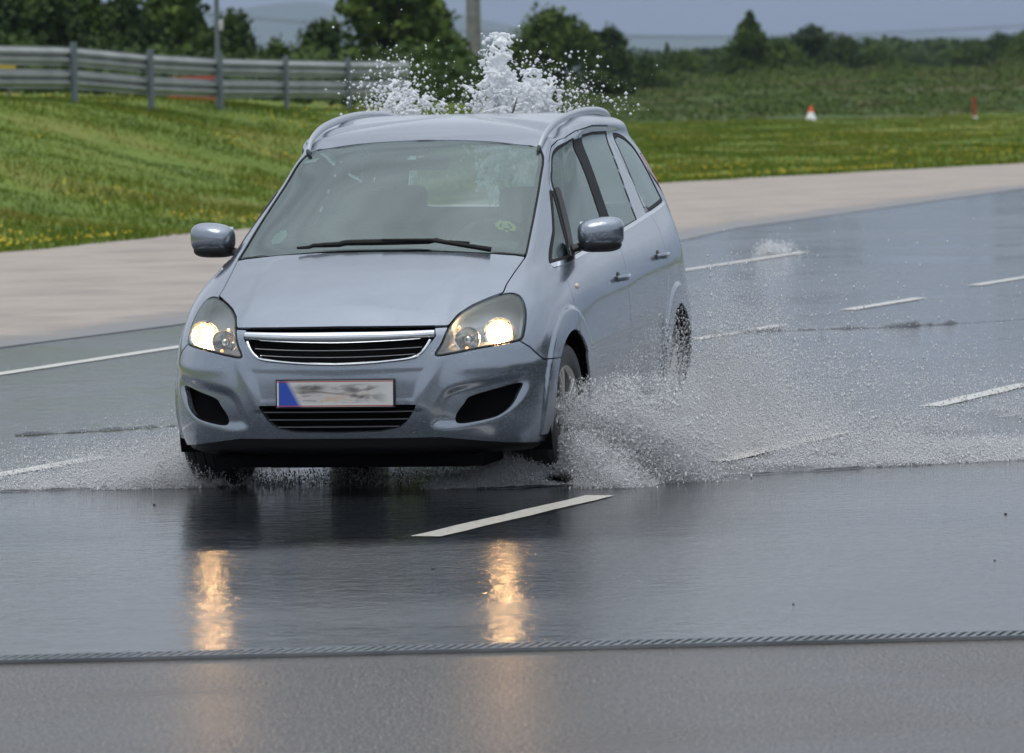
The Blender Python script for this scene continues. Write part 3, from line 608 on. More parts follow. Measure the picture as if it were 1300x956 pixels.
# ---- headlights
m_bowl = material('lamp_housing', (.60, .63, .68), .42, .75)
m_refl = material('bright_reflector', (.92, .90, .86), .16, 1.0)
bump(m_refl, noise(m_refl, 60, 2, 'Object', stretch=(.1, 1, .05)), .5, .01)
def emis(name, col, st):
    m = bpy.data.materials.new(name); m.use_nodes = True; b_ = nodes(m)[2]; b_.inputs['Base Color'].default_value = (.9, .9, .9, 1)
    b_.inputs['Emission Color'].default_value = (*col, 1); b_.inputs['Emission Strength'].default_value = st; return m
m_bulb = emis('lit_bulb', (1.0, .56, .24), 230); m_glow = emis('lit_reflector_ribs', (1.0, .58, .26), 2)
nodes(m_glow)[2].inputs['Base Color'].default_value = (.10, .09, .08, 1); nodes(m_glow)[2].inputs['Roughness'].default_value = .25
gn = noise(m_glow, 75, 2, 'Object', stretch=(.2, 1, .22)); nodes(m_glow)[1].new(mapr(m_glow, gn, .44, .62, .05, 2.6), nodes(m_glow)[2].inputs['Emission Strength'])
m_amber = emis('amber_bulb', (1.0, .35, .06), 2.2)
for sgn in (1, -1):
    hl = panel('headlight', np.minimum(i_hl-.0035, sgn*Y_-.02), m_lens, van, push=-.001, rim=False)
    panel('lamp_seal', np.minimum.reduce([i_hl-.0005, .009-i_hl, sgn*Y_-.02]), m_rub, hl, push=-.0025, rim=False)
    bucket('housing', np.minimum(i_hl-.004, sgn*Y_-.02), .13, .80, m_bowl, hl, off=(-.01*sgn, 0))
    for (yy_, zz_, xx_, rr_, main) in ((.664, .700, .60, .062, True), (.545, .678, .715, .050, False)):
        M = Matrix.Translation((xx_, sgn*yy_, zz_)) @ Matrix.Rotation(sgn*.0, 4, 'Z')
        bm = bmesh.new(); add_lathe(bm, [(.004, -.075), (rr_*.35, -.070), (rr_*.62, -.050), (rr_*.82, -.026), (rr_*.95, 0)], 40, 'x', M=M); bm_obj('reflector', bm, m_refl if not main else m_glow, hl)
        bm = bmesh.new(); add_lathe(bm, [(rr_*.95, -.004), (rr_*1.10, .002), (rr_*1.12, -.012), (rr_*1.0, -.016)], 40, 'x', M=M, closed=True); bm_obj('reflector_ring', bm, m_chrome, hl)
        if main:
            bm = bmesh.new(); bmesh.ops.create_uvsphere(bm, u_segments=20, v_segments=12, radius=.021, matrix=M @ Matrix.Translation((-.03, 0, 0)) @ Matrix.Diagonal((.55, 1.05, .95, 1))); bm_obj('bulb', bm, m_bulb, hl)
        else:
            bm = bmesh.new(); bmesh.ops.create_uvsphere(bm, u_segments=16, v_segments=10, radius=.020, matrix=M @ Matrix.Translation((-.02, 0, 0))); bm_obj('bulb', bm, m_chrome, hl)
            for dy, dz in ((-.028, .055), (.004, -.036)):
                bm = bmesh.new(); bmesh.ops.create_uvsphere(bm, u_segments=12, v_segments=8, radius=.0075, matrix=Matrix.Translation((xx_+.03, sgn*(yy_+dy), zz_+dz))); bm_obj('side_bulb', bm, m_amber, hl)

# ---- grille, lower intake, fog recesses
gr = bucket('grille', i_gr, .07, .97, m_black, van)
def nose_sweep(name, zf, y0, y1, hgt, dep, mat, parent, out=.0, n_=40, taper=True):
    ys = np.linspace(y0, y1, n_); bm = bmesh.new(); rings = []
    for k, y in enumerate(ys):
        z = zf(y); x = hxs(y, z)+out; hh = hgt(y) if callable(hgt) else hgt
        dx = (hxs(min(y+.02, y1), z)-hxs(max(y-.02, y0), z)); nx_ = Vector((.04, -dx, 0)).normalized()
        p = Vector((x, y, z)); r_ = [(0, -.5), (.7, -.42), (1, -.2), (1, .2), (.7, .42), (0, .5)]
        rings.append([bm.verts.new(p+nx_*(a*dep-dep)+Vector((0, 0, b_*hh))) for a, b_ in r_])
    for A, B in zip(rings, rings[1:]):
        for k in range(6): bm.faces.new((A[k], A[(k+1) % 6], B[(k+1) % 6], B[k]))
    bm.faces.new(rings[0][::-1]); bm.faces.new(rings[-1]); bmesh.ops.recalc_face_normals(bm, faces=bm.faces[:])
    return bm_obj(name, bm, mat, parent, True, 50)
nose_sweep('chrome_bar', lambda y: .6985+.010*(abs(y)/.42)**2, -.424, .424, lambda y: .050-.014*(abs(y)/.42)**1.5, .016, m_chrome, gr, .006, 60)
for z0, y1 in ((.655, .372), (.626, .345)): nose_sweep('slat', lambda y, z0=z0, y1=y1: z0-.010*(1-(abs(y)/y1)**2), -y1, y1, .007, .010, m_chrome, gr, -.012)
ub = curve([(.408, .680), (.392, .650), (.368, .622), (.330, .604), (.22, .592), (.11, .5845), (0, .581)], 6)
ub = np.concatenate([np.c_[-ub[:, 0], ub[:, 1]], ub[::-1][1:]])
bm = bmesh.new(); add_tube(bm, [(hxs(y, z)+.003, y, z+.004) for y, z in ub], .0065, 8); bm_obj('lower_trim', bm, m_chrome, gr)
inn = bucket('lower_intake', i_in, .06, .97, m_black, van)
for z0, y1 in ((.378, .335), (.345, .310), (.313, .270)): nose_sweep('slat', lambda y, z0=z0: z0, -y1, y1, .005, .010, material('dull_slat', (.30, .31, .32), .3, .8), inn, -.010)
for sgn in (1, -1):
    bucket('fog_recess', np.minimum(i_fog, sgn*Y_-.02), .06, .9, m_black, van)

# ---- number plate, characters smeared beyond reading
m_pl = material('plate_face', (.55, .55, .54), .4)
nd, lk, pb = nodes(m_pl)
tcx = nd.new('ShaderNodeTexCoord'); so = nd.new('ShaderNodeSeparateXYZ'); lk.new(tcx.outputs['Object'], so.inputs[0])
PY, PZ = so.outputs['Y'], so.outputs['Z']
sm1 = noise(m_pl, 7, 3, 'Object', stretch=(1, .62, 3.0), dist=1.3)
smear = ramp(m_pl, sm1, [(.36, (.13, .12, .12)), (.47, (.36, .34, .33)), (.53, (.55, .54, .53)), (.63, (.56, .42, .33)), (.70, (.55, .54, .53))])
envy = mth(m_pl, 'MULTIPLY', mapr(m_pl, PY, -.21, -.14, 0, 1), mapr(m_pl, PY, .15, .24, 1, 0))
face = mixc(m_pl, mth(m_pl, 'MULTIPLY', envy, mapr(m_pl, mth(m_pl, 'ABSOLUTE', PZ), .033, .047, 1, 0)), (.60, .60, .59), smear)
blue = mapr(m_pl, mth(m_pl, 'ADD', PY, mth(m_pl, 'MULTIPLY', PZ, .9)), -.175, -.19, 0, 1)
bluem = mth(m_pl, 'MULTIPLY', blue, mapr(m_pl, PY, -.247, -.249, 1, 0))
f2_ = mixc(m_pl, mapr(m_pl, PY, -.251, -.249, 1, 0), mixc(m_pl, mapr(m_pl, mth(m_pl, 'ADD', PY, mth(m_pl, 'MULTIPLY', PZ, .55)), -.195, -.170, 1, 0), face, (.02, .07, .42)), (.62, .60, .55))
red = mapr(m_pl, mth(m_pl, 'ABSOLUTE', PZ), .050, .051, 0, 1); red2 = mapr(m_pl, mth(m_pl, 'ABSOLUTE', PZ), .0545, .0555, 1, 0)
lk.new(mixc(m_pl, mth(m_pl, 'MULTIPLY', red, red2), f2_, (.38, .06, .06)), pb.inputs['Base Color'])
pe = empty('number_plate', (.938, 0, .460)); pe.parent = van; pe.rotation_euler = (0, math.radians(-3), 0)
bm = bmesh.new(); add_box(bm, (-.016, 0, 0), (.016, .532, .128), bev=.004); bm_obj('plate_frame', bm, m_trim, pe)
bm = bmesh.new(); add_box(bm, (-.006, 0, 0), (.006, .516, .113)); bm_obj('plate_face', bm, m_pl, pe, False)

# ---- under the van
bm = bmesh.new(); add_box(bm, (-1.3, 0, .165), (3.9, 1.10, .07)); add_box(bm, (.45, 0, .15), (.5, 1.2, .05)); add_box(bm, (-1.35, 0, .18), (1.9, 1.56, .06)); add_box(bm, (-.1, 0, .12), (.8, .9, .05)); add_box(bm, (-1.9, .1, .115), (2.2, .35, .06))  # floor pan, plus low trays added to darken the reflection under the nose
bm_obj('floor_pan_and_dark_trays', bm, m_under, van, False)
for wx in (0, -2.703):
    for sgn in (1, -1):
        bm = bmesh.new(); prof = [(.385, .50), (.385, .86)]
        for r0, h0 in prof: pass
        segs = 32; A = []; B = []; C_ = []
        for k in range(segs+1):
            a = math.pi*(-.12+1.24*k/segs); cx_, cz_ = wx+.39*math.cos(a), .316+.39*math.sin(a)
            A.append(bm.verts.new((cx_, sgn*.50, cz_))); B.append(bm.verts.new((cx_, sgn*.845, cz_)))
        cv = bm.verts.new((wx, sgn*.50, .316))
        for k in range(segs): bm.faces.new((A[k], A[k+1], B[k+1], B[k])); bm.faces.new((A[k], A[k+1], cv))
        bm_obj('wheel_well', bm, m_under, van)

# ---- wheels
m_tyre = material('wet_tyre_rubber', (.018, .018, .019), .42); m_disc = material('brake_disc', (.20, .19, .18), .4, .8)
def wheel(wx, sgn, steer=0):
    w = empty('wheel', (wx, sgn*.745, .316)); w.parent = van; w.rotation_euler = (0, 0, steer+(math.pi if sgn < 0 else 0))
    bm = bmesh.new()
    prof = [(.205, -.095), (.222, -.104), (.262, -.108), (.296, -.100), (.312, -.080), (.316, -.05), (.312, -.046), (.312, -.040), (.316, -.036), (.316, -.004), (.311, 0), (.316, .004), (.316, .036), (.312, .040), (.312, .046), (.316, .05), (.312, .080), (.296, .100), (.262, .108), (.222, .104), (.205, .095)]
    add_lathe(bm, prof, 72, 'y'); bm_obj('tyre', bm, m_tyre, w, ang=30)
    bm = bmesh.new(); add_lathe(bm, [(.205, -.095), (.196, -.09), (.190, -.05), (.190, .07), (.197, .088), (.207, .098), (.211, .095), (.206, .085)], 64, 'y')
    hub = Matrix.Translation((0, .072, 0))
    for k in range(5):
        for s_ in (-1, 1):
            a = 2*math.pi*k/5+s_*.135; ca, sa = math.cos(a), math.sin(a); c0 = 2*math.pi*k/5
            pts = [(.045*math.cos(c0)+.012*s_*-math.sin(c0), .078, .045*math.sin(c0)+.012*s_*math.cos(c0)), (.11*math.cos(c0+s_*.12), .082, .11*math.sin(c0+s_*.12)), (.165*ca, .086, .165*sa), (.199*ca, .084, .199*sa)]
            add_tube(bm, pts, [.015, .013, .012, .013], 8, flat=(1.0, .7))
    add_lathe(bm, [(.0005, .092), (.022, .091), (.038, .084), (.055, .076), (.060, .06), (.05, .05)], 32, 'y')
    r_ = bm_obj('rim', bm, m_alloy, w, ang=35)
    bm = bmesh.new(); add_lathe(bm, [(.001, .02), (.14, .02), (.145, .01), (.14, .0), (.001, .0)], 40, 'y'); bm_obj('brake_disc', bm, m_disc, w)
    return w
wheel(0, 1, math.radians(-4)); wheel(0, -1, math.radians(-4)); wheel(-2.703, 1); wheel(-2.703, -1)

# ---- mirrors
for sgn in (1, -1):
    me_ = empty('side_mirror', (-.545, sgn*.908, 1.098), sgn*math.radians(17)); me_.parent = van
    bm = bmesh.new(); bmesh.ops.create_uvsphere(bm, u_segments=40, v_segments=24, radius=1)
    for v in bm.verts:
        x, y, z = v.co; p = 3.2
        r_ = (abs(x)**2.2+abs(y)**p+abs(z)**p)**(-1/2.7); x, y, z = x*r_, y*r_, z*r_
        yy_ = y*sgn
        out = 1-.10*max(0, yy_)-.10*max(0, -yy_)
        v.co = (max(x, -.25)*.085, y*.106, z*.072*out+(.010*yy_ if z > 0 else 0)+.0)
    ob = bm_obj('mirror_housing', bm, m_body, me_)
    bm = bmesh.new(); bmesh.ops.create_uvsphere(bm, u_segments=36, v_segments=16, radius=1)
    for v in bm.verts:
        x, y, z = v.co; r_ = (abs(x)**2.4+abs(y)**3+abs(z)**3)**(-1/2.8); x, y, z = x*r_, y*r_, z*r_; v.co = (max(x, -.3)*.082-.004, y*.101-.006*sgn, min(z, .1)*.040-.048)
    bm_obj('mirror_base', bm, m_trim, me_)
    bm = bmesh.new(); add_tube(bm, [(-.02, -sgn*.085, -.060), (-.01, -sgn*.13, -.070), (.0, -sgn*.165, -.085)], [.028, .026, .03], 12, flat=(1.3, .7)); bm_obj('mirror_arm', bm, m_trim, me_)
    bm = bmesh.new(); add_box(bm, (-.0235, 0, .0), (.004, .185, .105), bev=.0015); bm_obj('mirror_glass', bm, m_chrome, me_)
    # black sail panel between mirror and window corner
    panel('mirror_sail', np.minimum.reduce([ins([(-.405, .995), (-.49, 1.008), (-.80, 1.300), (-.765, 1.305)], X_, Z_), sgn*Y_-.3]), m_trim, van, push=.004, thick=.006)

# ---- roof rails
for sgn in (1, -1):
    P = curve([(-.955, .550, 1.482), (-1.05, .556, 1.537), (-1.25, .558, 1.585), (-1.55, .558, 1.618), (-1.95, .555, 1.640), (-2.35, .548, 1.643), (-2.65, .538, 1.632), (-2.82, .530, 1.610), (-2.86, .527, 1.585)], 6)
    bm = bmesh.new(); add_tube(bm, [(x, sgn*y, z) for x, y, z in P], .0125, 12, flat=(.85, 1.5)); bm_obj('roof_rail', bm, material('satin_rail', (.60, .62, .65), .28, .85), van)

# ---- door handles
for sgn in (1, -1):
    for x0, z0 in ((-1.215, .868), (-2.30, .932)):
        k = np.where((Y_*sgn > .5))[0]; q = k[np.argmin((X_[k]-x0)**2+(Z_[k]-z0)**2)]; yb = Y_[q]
        dh = empty('door_handle', (x0, yb, z0)); dh.parent = van
        bm = bmesh.new(); add_tube(bm, [(.11, sgn*.004, 0), (.09, sgn*.026, .001), (.04, sgn*.036, .002), (-.04, sgn*.036, .002), (-.09, sgn*.026, .001), (-.11, sgn*.004, 0)], [.011, .013, .014, .014, .013, .011], 10, flat=(.7, 1.15)); bm_obj('grip', bm, m_body, dh)
        bm = bmesh.new(); bmesh.ops.create_uvsphere(bm, u_segments=20, v_segments=10, radius=1, matrix=Matrix.Translation((.055, sgn*-.004, .0)) @ Matrix.Diagonal((.042, .009, .030, 1))); bm_obj('handle_cup', bm, m_trim, dh)
# side repeater badge on the front wing
    k = np.where((Y_*sgn > .5))[0]; q = k[np.argmin((X_[k]+.235)**2+(Z_[k]-.868)**2)]
    bm = bmesh.new(); bmesh.ops.create_uvsphere(bm, u_segments=16, v_segments=10, radius=1, matrix=Matrix.Translation((-.235, Y_[q], .868)) @ Matrix.Diagonal((.030, .010, .014, 1))); bm_obj('side_repeater', bm, material('repeater_lens', (.75, .62, .52), .15), van)
    bm = bmesh.new(); add_box(bm, (-.215, Y_[q]+sgn*.004, .815), (.035, .006, .05), bev=.002); bm_obj('wing_badge', bm, m_chrome, van)

# ---- wiper, aerial
def wsz(x, y):
    k = (Z_ > .9) & (X_ > -1.1); d = (X_[k]-x)**2+(Y_[k]-y)**2; return float(Z_[k][np.argmin(d)])
for pts, rr in (([(.095, -.36), (.088, -.20), (.082, 0), (.066, .20), (.040, .42)], .008),):
    wp = empty('wiper', (0, 0, 0)); wp.parent = van
    q = curve(pts, 6); bm = bmesh.new(); add_tube(bm, [(x-.005, y, wsz(x-.02, y)+.020) for x, y in q], [.006+.008*math.sin(math.pi*i/(len(q)-1)) for i in range(len(q))], 8); bm_obj('blade', bm, m_rub, wp)
    bm = bmesh.new(); add_tube(bm, [(.085, .03, wsz(.07, .03)+.030), (.07, .25, wsz(.05, .25)+.028), (.045, .52, wsz(.03, .52)+.012)], [.006, .008, .012], 8); bm_obj('arm', bm, m_rub, wp)
bm = bmesh.new(); add_tube(bm, [(-2.78, .05, 1.62), (-2.86, .05, 1.665), (-2.93, .05, 1.71)], [.006, .004, .0025], 8); bm_obj('aerial', bm, m_rub, van)

# ---- windscreen stickers, and the painted reflection of a dash sticker
m_st1 = material('yellow_sticker_reflection', (.50, .55, .10), .5); m_st2 = material('white_sticker', (.62, .62, .64), .5); m_st3 = material('pink_sticker', (.55, .25, .36), .5)
def sticker(cx_, cy_, rx, ry, mat, ring=False):
    bm = bmesh.new(); ks = 24; 
    for k in range(ks):
        a0, a1 = 2*math.pi*k/ks, 2*math.pi*(k+1)/ks
        def P_(a, f_): x, y = cx_+rx*f_*math.cos(a), cy_+ry*f_*math.sin(a); return bm.verts.new((x-.004, y, wsz(x, y)-.010))
        i0 = .62 if ring else .02
        bm.faces.new((P_(a0, i0), P_(a0, 1), P_(a1, 1), P_(a1, i0)))
    return bm_obj('sticker', bm, mat, wsg, False)
sticker(-.235, .53, .042, .048, m_st1, True); sticker(-.235, .53, .018, .020, m_st1)  # yellow ring and dot: reflection of a dash sticker, painted onto the glass
sticker(-.80, -.02, .020, .022, m_st2); sticker(-.815, .018, .018, .014, m_st3)
sticker(-.895, -.525, .020, .040, m_st2); sticker(-.15, -.50, .06, .035, material('dash_card', (.30, .40, .36), .6))

# ---- cabin
m_int = material('dark_grey_upholstery', (.055, .062, .062), .8); m_dash = material('dashboard_plastic', (.05, .056, .056), .55)
bm = bmesh.new()
add_box(bm, (-.30, 0, .93), (.62, 1.36, .16), bev=.05); add_box(bm, (-.42, .36, 1.0), (.30, .40, .14), bev=.06); add_box(bm, (-.10, 0, .96), (.40, 1.2, .10), bev=.04)
bm_obj('dashboard', bm, m_dash, van)
bm = bmesh.new(); M = Matrix.Translation((-.68, .36, .99)) @ Matrix.Rotation(math.radians(-28), 4, 'Y')
rg = []; 
for k in range(36):
    a = 2*math.pi*k/36; rg.append(M @ Vector((0, .185*math.cos(a), .185*math.sin(a))))
add_tube(bm, rg+rg[:1], .016, 8, cap=False); add_tube(bm, [M @ Vector((0, -.17, 0)), M @ Vector((.03, 0, -.02)), M @ Vector((0, .17, 0))], [.014, .05, .014], 10); bm_obj('steering_wheel', bm, m_dash, van)
def seat(x, y, w_=.50):
    e = empty('seat', (x, y, .35)); e.parent = van
    bm = bmesh.new(); add_box(bm, (.05, 0, .14), (.52, w_, .16), bev=.05); bm_obj('cushion', bm, m_int, e)
    bm = bmesh.new(); add_box(bm, (-.25, 0, .47), (.13, w_, .62), Matrix.Rotation(math.radians(-14), 3, 'Y'), bev=.055); bm_obj('backrest', bm, m_int, e)
    bm = bmesh.new(); add_box(bm, (-.36, 0, .86), (.09, .26, .17), Matrix.Rotation(math.radians(-8), 3, 'Y'), bev=.04); add_tube(bm, [(-.33, -.06, .76), (-.35, -.06, .83)], .008); add_tube(bm, [(-.33, .06, .76), (-.35, .06, .83)], .008); bm_obj('headrest', bm, m_int, e)
seat(-1.15, .37); seat(-1.15, -.37); seat(-1.98, .42, .44); seat(-1.98, -.42, .44)
bm = bmesh.new(); add_box(bm, (-.93, 0, 1.425), (.03, .25, .07), bev=.015); add_tube(bm, [(-.93, 0, 1.43), (-.95, 0, 1.50)], .01); bm_obj('rear_view_mirror', bm, m_trim, van)

# ------------------------------------------------------------------ vegetation
def leafmat(name, dark, mid, light, sc=.9):
    m = material(name, mid, .75); c = ramp(m, noise(m, sc, 4), [(.32, dark), (.5, mid), (.66, light)])
    m.node_tree.links.new(c, nodes(m)[2].inputs['Base Color']); nodes(m)[2].inputs['Specular IOR Level'].default_value = .15; return m
m_leafd = leafmat('dark_foliage', (.024, .044, .013), (.042, .072, .018), (.068, .105, .024))
m_leafg = leafmat('green_foliage', (.036, .066, .013), (.066, .108, .018), (.105, .150, .028))
m_leafc = leafmat('conifer_foliage', (.034, .062, .015), (.060, .098, .018), (.10, .135, .026), 2)
m_bark = material('bark', (.06, .045, .035), .9)
def leaf_cloud(P, size, r, flat=0):
    """one small bent quad per point, random attitude"""
    n_ = len(P); a = r.normal(size=(n_, 3)); a /= np.linalg.norm(a, axis=1, keepdims=True); b_ = np.cross(a, r.normal(size=(n_, 3))); b_ /= np.linalg.norm(b_, axis=1, keepdims=True)
    s_ = (size*(.6+.8*r.random(n_)))[:, None]; V = np.stack([P-a*s_*.5-b_*s_*.15, P-b_*s_*.42+a*s_*.1, P+a*s_*.62, P+b_*s_*.42+a*s_*.0], 1).reshape(-1, 3)
    F = np.arange(n_*4).reshape(-1, 4); return V, F
def tree(x, y, zb, zt, hw, kind, label, seed):
    if y > 290: zt = zb+(zt-zb)*1.22
    r = np.random.default_rng(seed); H_ = zt-zb; hw = hw*((1.22 if y < 290 else 1.5) if kind != 'cone' else 1.6)
    t = empty('conifer_tree' if kind == 'cone' else 'leafy_tree', (x, y, zb))
    tag(t, label, 'tree', 'trees beyond the grass')
    blobs = []
    if kind == 'cone':
        nb = 26
        for k in range(nb):
            f_ = k/(nb-1); rad = hw*(1.02-f_)**.8*.95; a = r.random()*6.28
            blobs.append((math.cos(a)*rad*.5, math.sin(a)*rad*.5, H_*(.10+.86*f_), rad*.62+.05*hw, H_*.085))
    else:
        nb = 17
        for k in range(nb):
            f_ = r.random()**.8; a = r.random()*6.28; env = math.sin(math.pi*min(1, .22+.78*f_))**.6
            rr = hw*env*(.25+.5*r.random()); blobs.append((math.cos(a)*rr*1.25, math.sin(a)*rr, H_*(.10+.75*f_), hw*(.26+.26*r.random()), H_*(.10+.08*r.random())))
        blobs.append((0, 0, H_*.86, hw*.30, H_*.14))
    P = []
    per = 330 if kind != 'cone' else 200
    for bx, by, bz, br, bh in blobs:
        k = int(per*(1 if H_ > 3 else .7)); d = r.normal(size=(k, 3)); d /= np.linalg.norm(d, axis=1, keepdims=True); q = d*(r.random((k, 1))**.35)
        q = q*(1+.22*r.normal(size=(k, 1))); P.append(np.stack([bx+q[:, 0]*br, by+q[:, 1]*br, np.maximum(bz+q[:, 2]*bh*1.25, H_*.03)], 1))
    P = np.concatenate(P); sz = .055*max(H_, 2.2)*(.8 if kind == 'cone' else 1)
    V, F = leaf_cloud(P, sz, r)
    link('crown', mesh_np('crown', V, F, 4), {'dark': m_leafd, 'green': m_leafg, 'cone': m_leafc}[kind], t)
    bm = bmesh.new(); add_tube(bm, [(0, 0, -.3), (.03*H_, 0, H_*.3), (-.01*H_, .02, H_*.62), (0, 0, H_*.92)], [.035*H_, .028*H_, .017*H_, .005*H_], 8)
    for k in range(7):
        a = r.random()*6.28; z0 = H_*(.2+.08*k); L = hw*(.75 if kind != 'cone' else .5)*(1-.08*k)
        add_tube(bm, [(0, 0, z0), (math.cos(a)*L*.5, math.sin(a)*L*.5, z0+H_*.05), (math.cos(a)*L, math.sin(a)*L, z0+H_*.13)], [.012*H_, .008*H_, .003*H_], 6)
    bm_obj('trunk', bm, m_bark, t)
TREES = [
(-12.93, 150, 1.63, 5.32, 1.25, 'dark', 'dark leafy tree at the far left edge behind the guardrail'),
(-11.98, 158, 1.59, 5.03, 1.09, 'green', 'dark green leafy tree second from the left behind the guardrail'),
(-10.03, 150, 1.53, 4.18, 0.87, 'dark', 'low bushy tree left of the thin mast behind the guardrail'),
(-9.33, 160, 1.48, 5.24, 1.0, 'green', 'tall leafy tree directly left of the thin mast'),
(-7.22, 152, 1.42, 3.69, 0.97, 'dark', 'round bushy tree directly right of the thin mast'),
(-6.45, 160, 1.31, 2.93, 0.66, 'green', 'small shrub in the dip between the trees above the guardrail'),
(-5.45, 170, 1.18, 3.53, 1.04, 'dark', 'bushy tree left of the tallest tree above the guardrail end'),
(-3.17, 165, 0.88, 5.67, 1.42, 'green', 'tall broad tree above the end of the guardrail'),
(-2.0, 172, 0.7, 3.91, 0.95, 'dark', 'drooping dark bush between the tall tree and the thick pole'),
(-0.3, 240, 0.3, 3.02, 1.26, 'dark', 'dark bush low behind the water fountain right of the thick pole'),
(1.99, 235, 0.42, 4.44, 1.69, 'green', 'rounded broad tree behind the fountain above the van roof'),
(4.45, 245, 0.41, 3.76, 1.36, 'dark', 'dark tree with sloping crown right of the rounded broad tree'),
(6.27, 260, 0.4, 2.56, 1.22, 'dark', 'low dark bush at the right foot of the tree group'),
(10.25, 330, 0.61, 2.61, 1.46, 'green', 'low leafy bush left of the little reddish house'),
(11.88, 420, 0.42, 3.2, 0.58, 'cone', 'thin pointed conifer left of the low bushes in the field'),
(12.81, 300, 0.9, 4.04, 1.33, 'cone', 'tall pointed conifer standing out on the right of the van'),
(15.34, 320, 0.8, 2.92, 1.15, 'green', 'light green bush touching the right side of the tall conifer'),
(18.18, 340, 0.88, 3.7, 1.41, 'dark', 'dark round tree second right of the tall conifer'),
(20.46, 345, 0.83, 3.21, 1.34, 'dark', 'dark round tree third right of the tall conifer'),
(27.23, 420, 0.8, 3.0, 1.74, 'green', 'mid green tree in the far row before the line dips'),
(34.04, 480, 0.72, 2.71, 1.86, 'dark', 'low tree at the dip of the far tree row'),
(38.09, 500, 0.76, 2.56, 1.94, 'dark', 'low tree right of the dip of the far tree row'),
(35.84, 440, 0.96, 3.27, 1.58, 'green', 'rounded tree left of the last two on the right'),
(36.3, 420, 1.08, 3.63, 1.51, 'dark', 'dark taller tree next to the right edge'),
(36.62, 400, 1.18, 3.72, 1.66, 'green', 'leafy tree cut by the right edge'),
(14.53, 400, 0.42, 1.97, 1.44, 'dark', 'low dark hedge tree right behind the little reddish house')]
for k, a in enumerate(TREES): tree(*a, seed=100+k)

def stuff_leaves(name, label, cat, P, size, mat, seed):
    V, F = leaf_cloud(P, size, np.random.default_rng(seed)); return tag(link(name, mesh_np(name, V, F, 4), mat), label, cat, None, 'stuff')
r = np.random.default_rng(21)
# hedge-like scrub behind the guardrail
n_ = 26000; x = r.uniform(-20, .2, n_); y = r.uniform(118, 178, n_); hh = (.75+.5*vnoise(x*.9, y*.25, 8)+.35*vnoise(x*2.3, y*.8, 9))*(1-.55*sstep(x, -1, 3))
z = terrain(x, y)+np.maximum(hh, .1)*r.random(n_)**.6*1.15
stuff_leaves('scrub', 'dark low scrub filling the ground behind the guardrail', 'scrub', np.stack([x, y, z], 1), .20, m_leafd, 5)
# rough growth over the far bank
n_ = 70000; y = np.where(r.random(n_) < .45, 212+45*r.random(n_), 250+90*r.random(n_)); x = r.uniform(-.02, .105, n_)*y+r.normal(size=n_)*.5-1; hh = .05+.16*np.maximum(0, vnoise(x*.45, y*.12, 11))+.10*np.maximum(0, vnoise(x*1.6, y*.5, 12))+(.32+.55*np.maximum(-.2, vnoise(x*.55, y*.05, 17)))*sstep(y, 250, 285)
z = terrain(x, y)+hh*r.random(n_)
keep = vnoise(x*.22+5, y*.06, 13)-.9*sstep(y, 265, 215)*0 > -.85
m_weed = leafmat('rough_weeds', (.055, .095, .018), (.085, .130, .026), (.125, .125, .050), .25)
stuff_leaves('rough_growth', 'rough dark green weeds and brambles covering the far earth bank', 'weeds', np.stack([x, y, z], 1)[keep], .13, m_weed, 6)
# distant wood reading as one band on the right
n_ = 24000; y = r.uniform(520, 700, n_); x = r.uniform(.015, .12, n_)*y; hh = 3.5+1.3*vnoise(x*.10, y*.01, 14)+.7*vnoise(x*.35, y*.03, 15); z = .6+hh*r.random(n_)**.6
stuff_leaves('distant_wood', 'low dark band of distant woodland on the right horizon', 'woodland', np.stack([x, y, z], 1), .55, m_leafd, 7)

# unseen leaf screens added beside and behind the camera to darken doors and bumper
n_ = 22000; y = r.uniform(-45, 75, n_); x = 46+r.uniform(0, 8, n_); z = (7+2.2*vnoise(x*0+2.2, y*.15, 91)+1.2*vnoise(x*0+.4, y*.6, 92))*r.random(n_)**.8
n2_ = 16000; x2_ = r.uniform(-60, 48, n2_); y2_ = -62-r.uniform(0, 8, n2_); z2_ = .55*(6+2*vnoise(x2_*.15, x2_*0+.3, 93)+1.2*vnoise(x2_*.6, x2_*0, 94))*r.random(n2_)**.8
stuff_leaves('unseen_leaf_screen', 'unseen dark leaf screen added beside the track to dim the reflections in the doors', 'woodland', np.stack([np.r_[x, x2_], np.r_[y, y2_], np.r_[z, z2_]], 1), .9, m_leafd, 8)

# grass: blades and tufts on the verge
def blades(x, y, h, w_, r):
    n_ = len(x); z = terrain(x, y); a = r.uniform(0, math.pi, n_); dx, dy = np.cos(a)*w_, np.sin(a)*w_; lx, ly = r.normal(size=n_)*h*.35, r.normal(size=n_)*h*.35
    V = np.stack([np.stack([x-dx, y-dy, z], 1), np.stack([x+dx, y+dy, z], 1), np.stack([x+lx, y+ly, z+h], 1)], 1).reshape(-1, 3)
    return V, np.arange(n_*3).reshape(-1, 3)
m_grass = leafmat('verge_grass', (.085, .125, .010), (.145, .185, .016), (.24, .205, .045), .35)
c = nodes(m_grass)[2].inputs['Base Color'].links[0].from_socket
fine = noise(m_grass, 9, 2); nodes(m_grass)[1].new(mixc(m_grass, mapr(m_grass, fine, .40, .62, 0, .75), c, (.08, .135, .010)), nodes(m_grass)[2].inputs['Base Color'])
N1 = 150000; s_ = r.uniform(44, 118, N1); ge = np.interp(s_, GS, GP); p_ = ge-.1+r.random(N1)*12.5
x1, y1 = xy_of(s_, p_); k1 = (x1 < 1.5)
N2 = 90000; y2 = 92+r.random(N2)**.9*114; x2 = r.uniform(.012, .105, N2)*y2; s2, p2 = sp_of(x2, y2); k2 = p2 > np.interp(s2, GS, GP)-.05
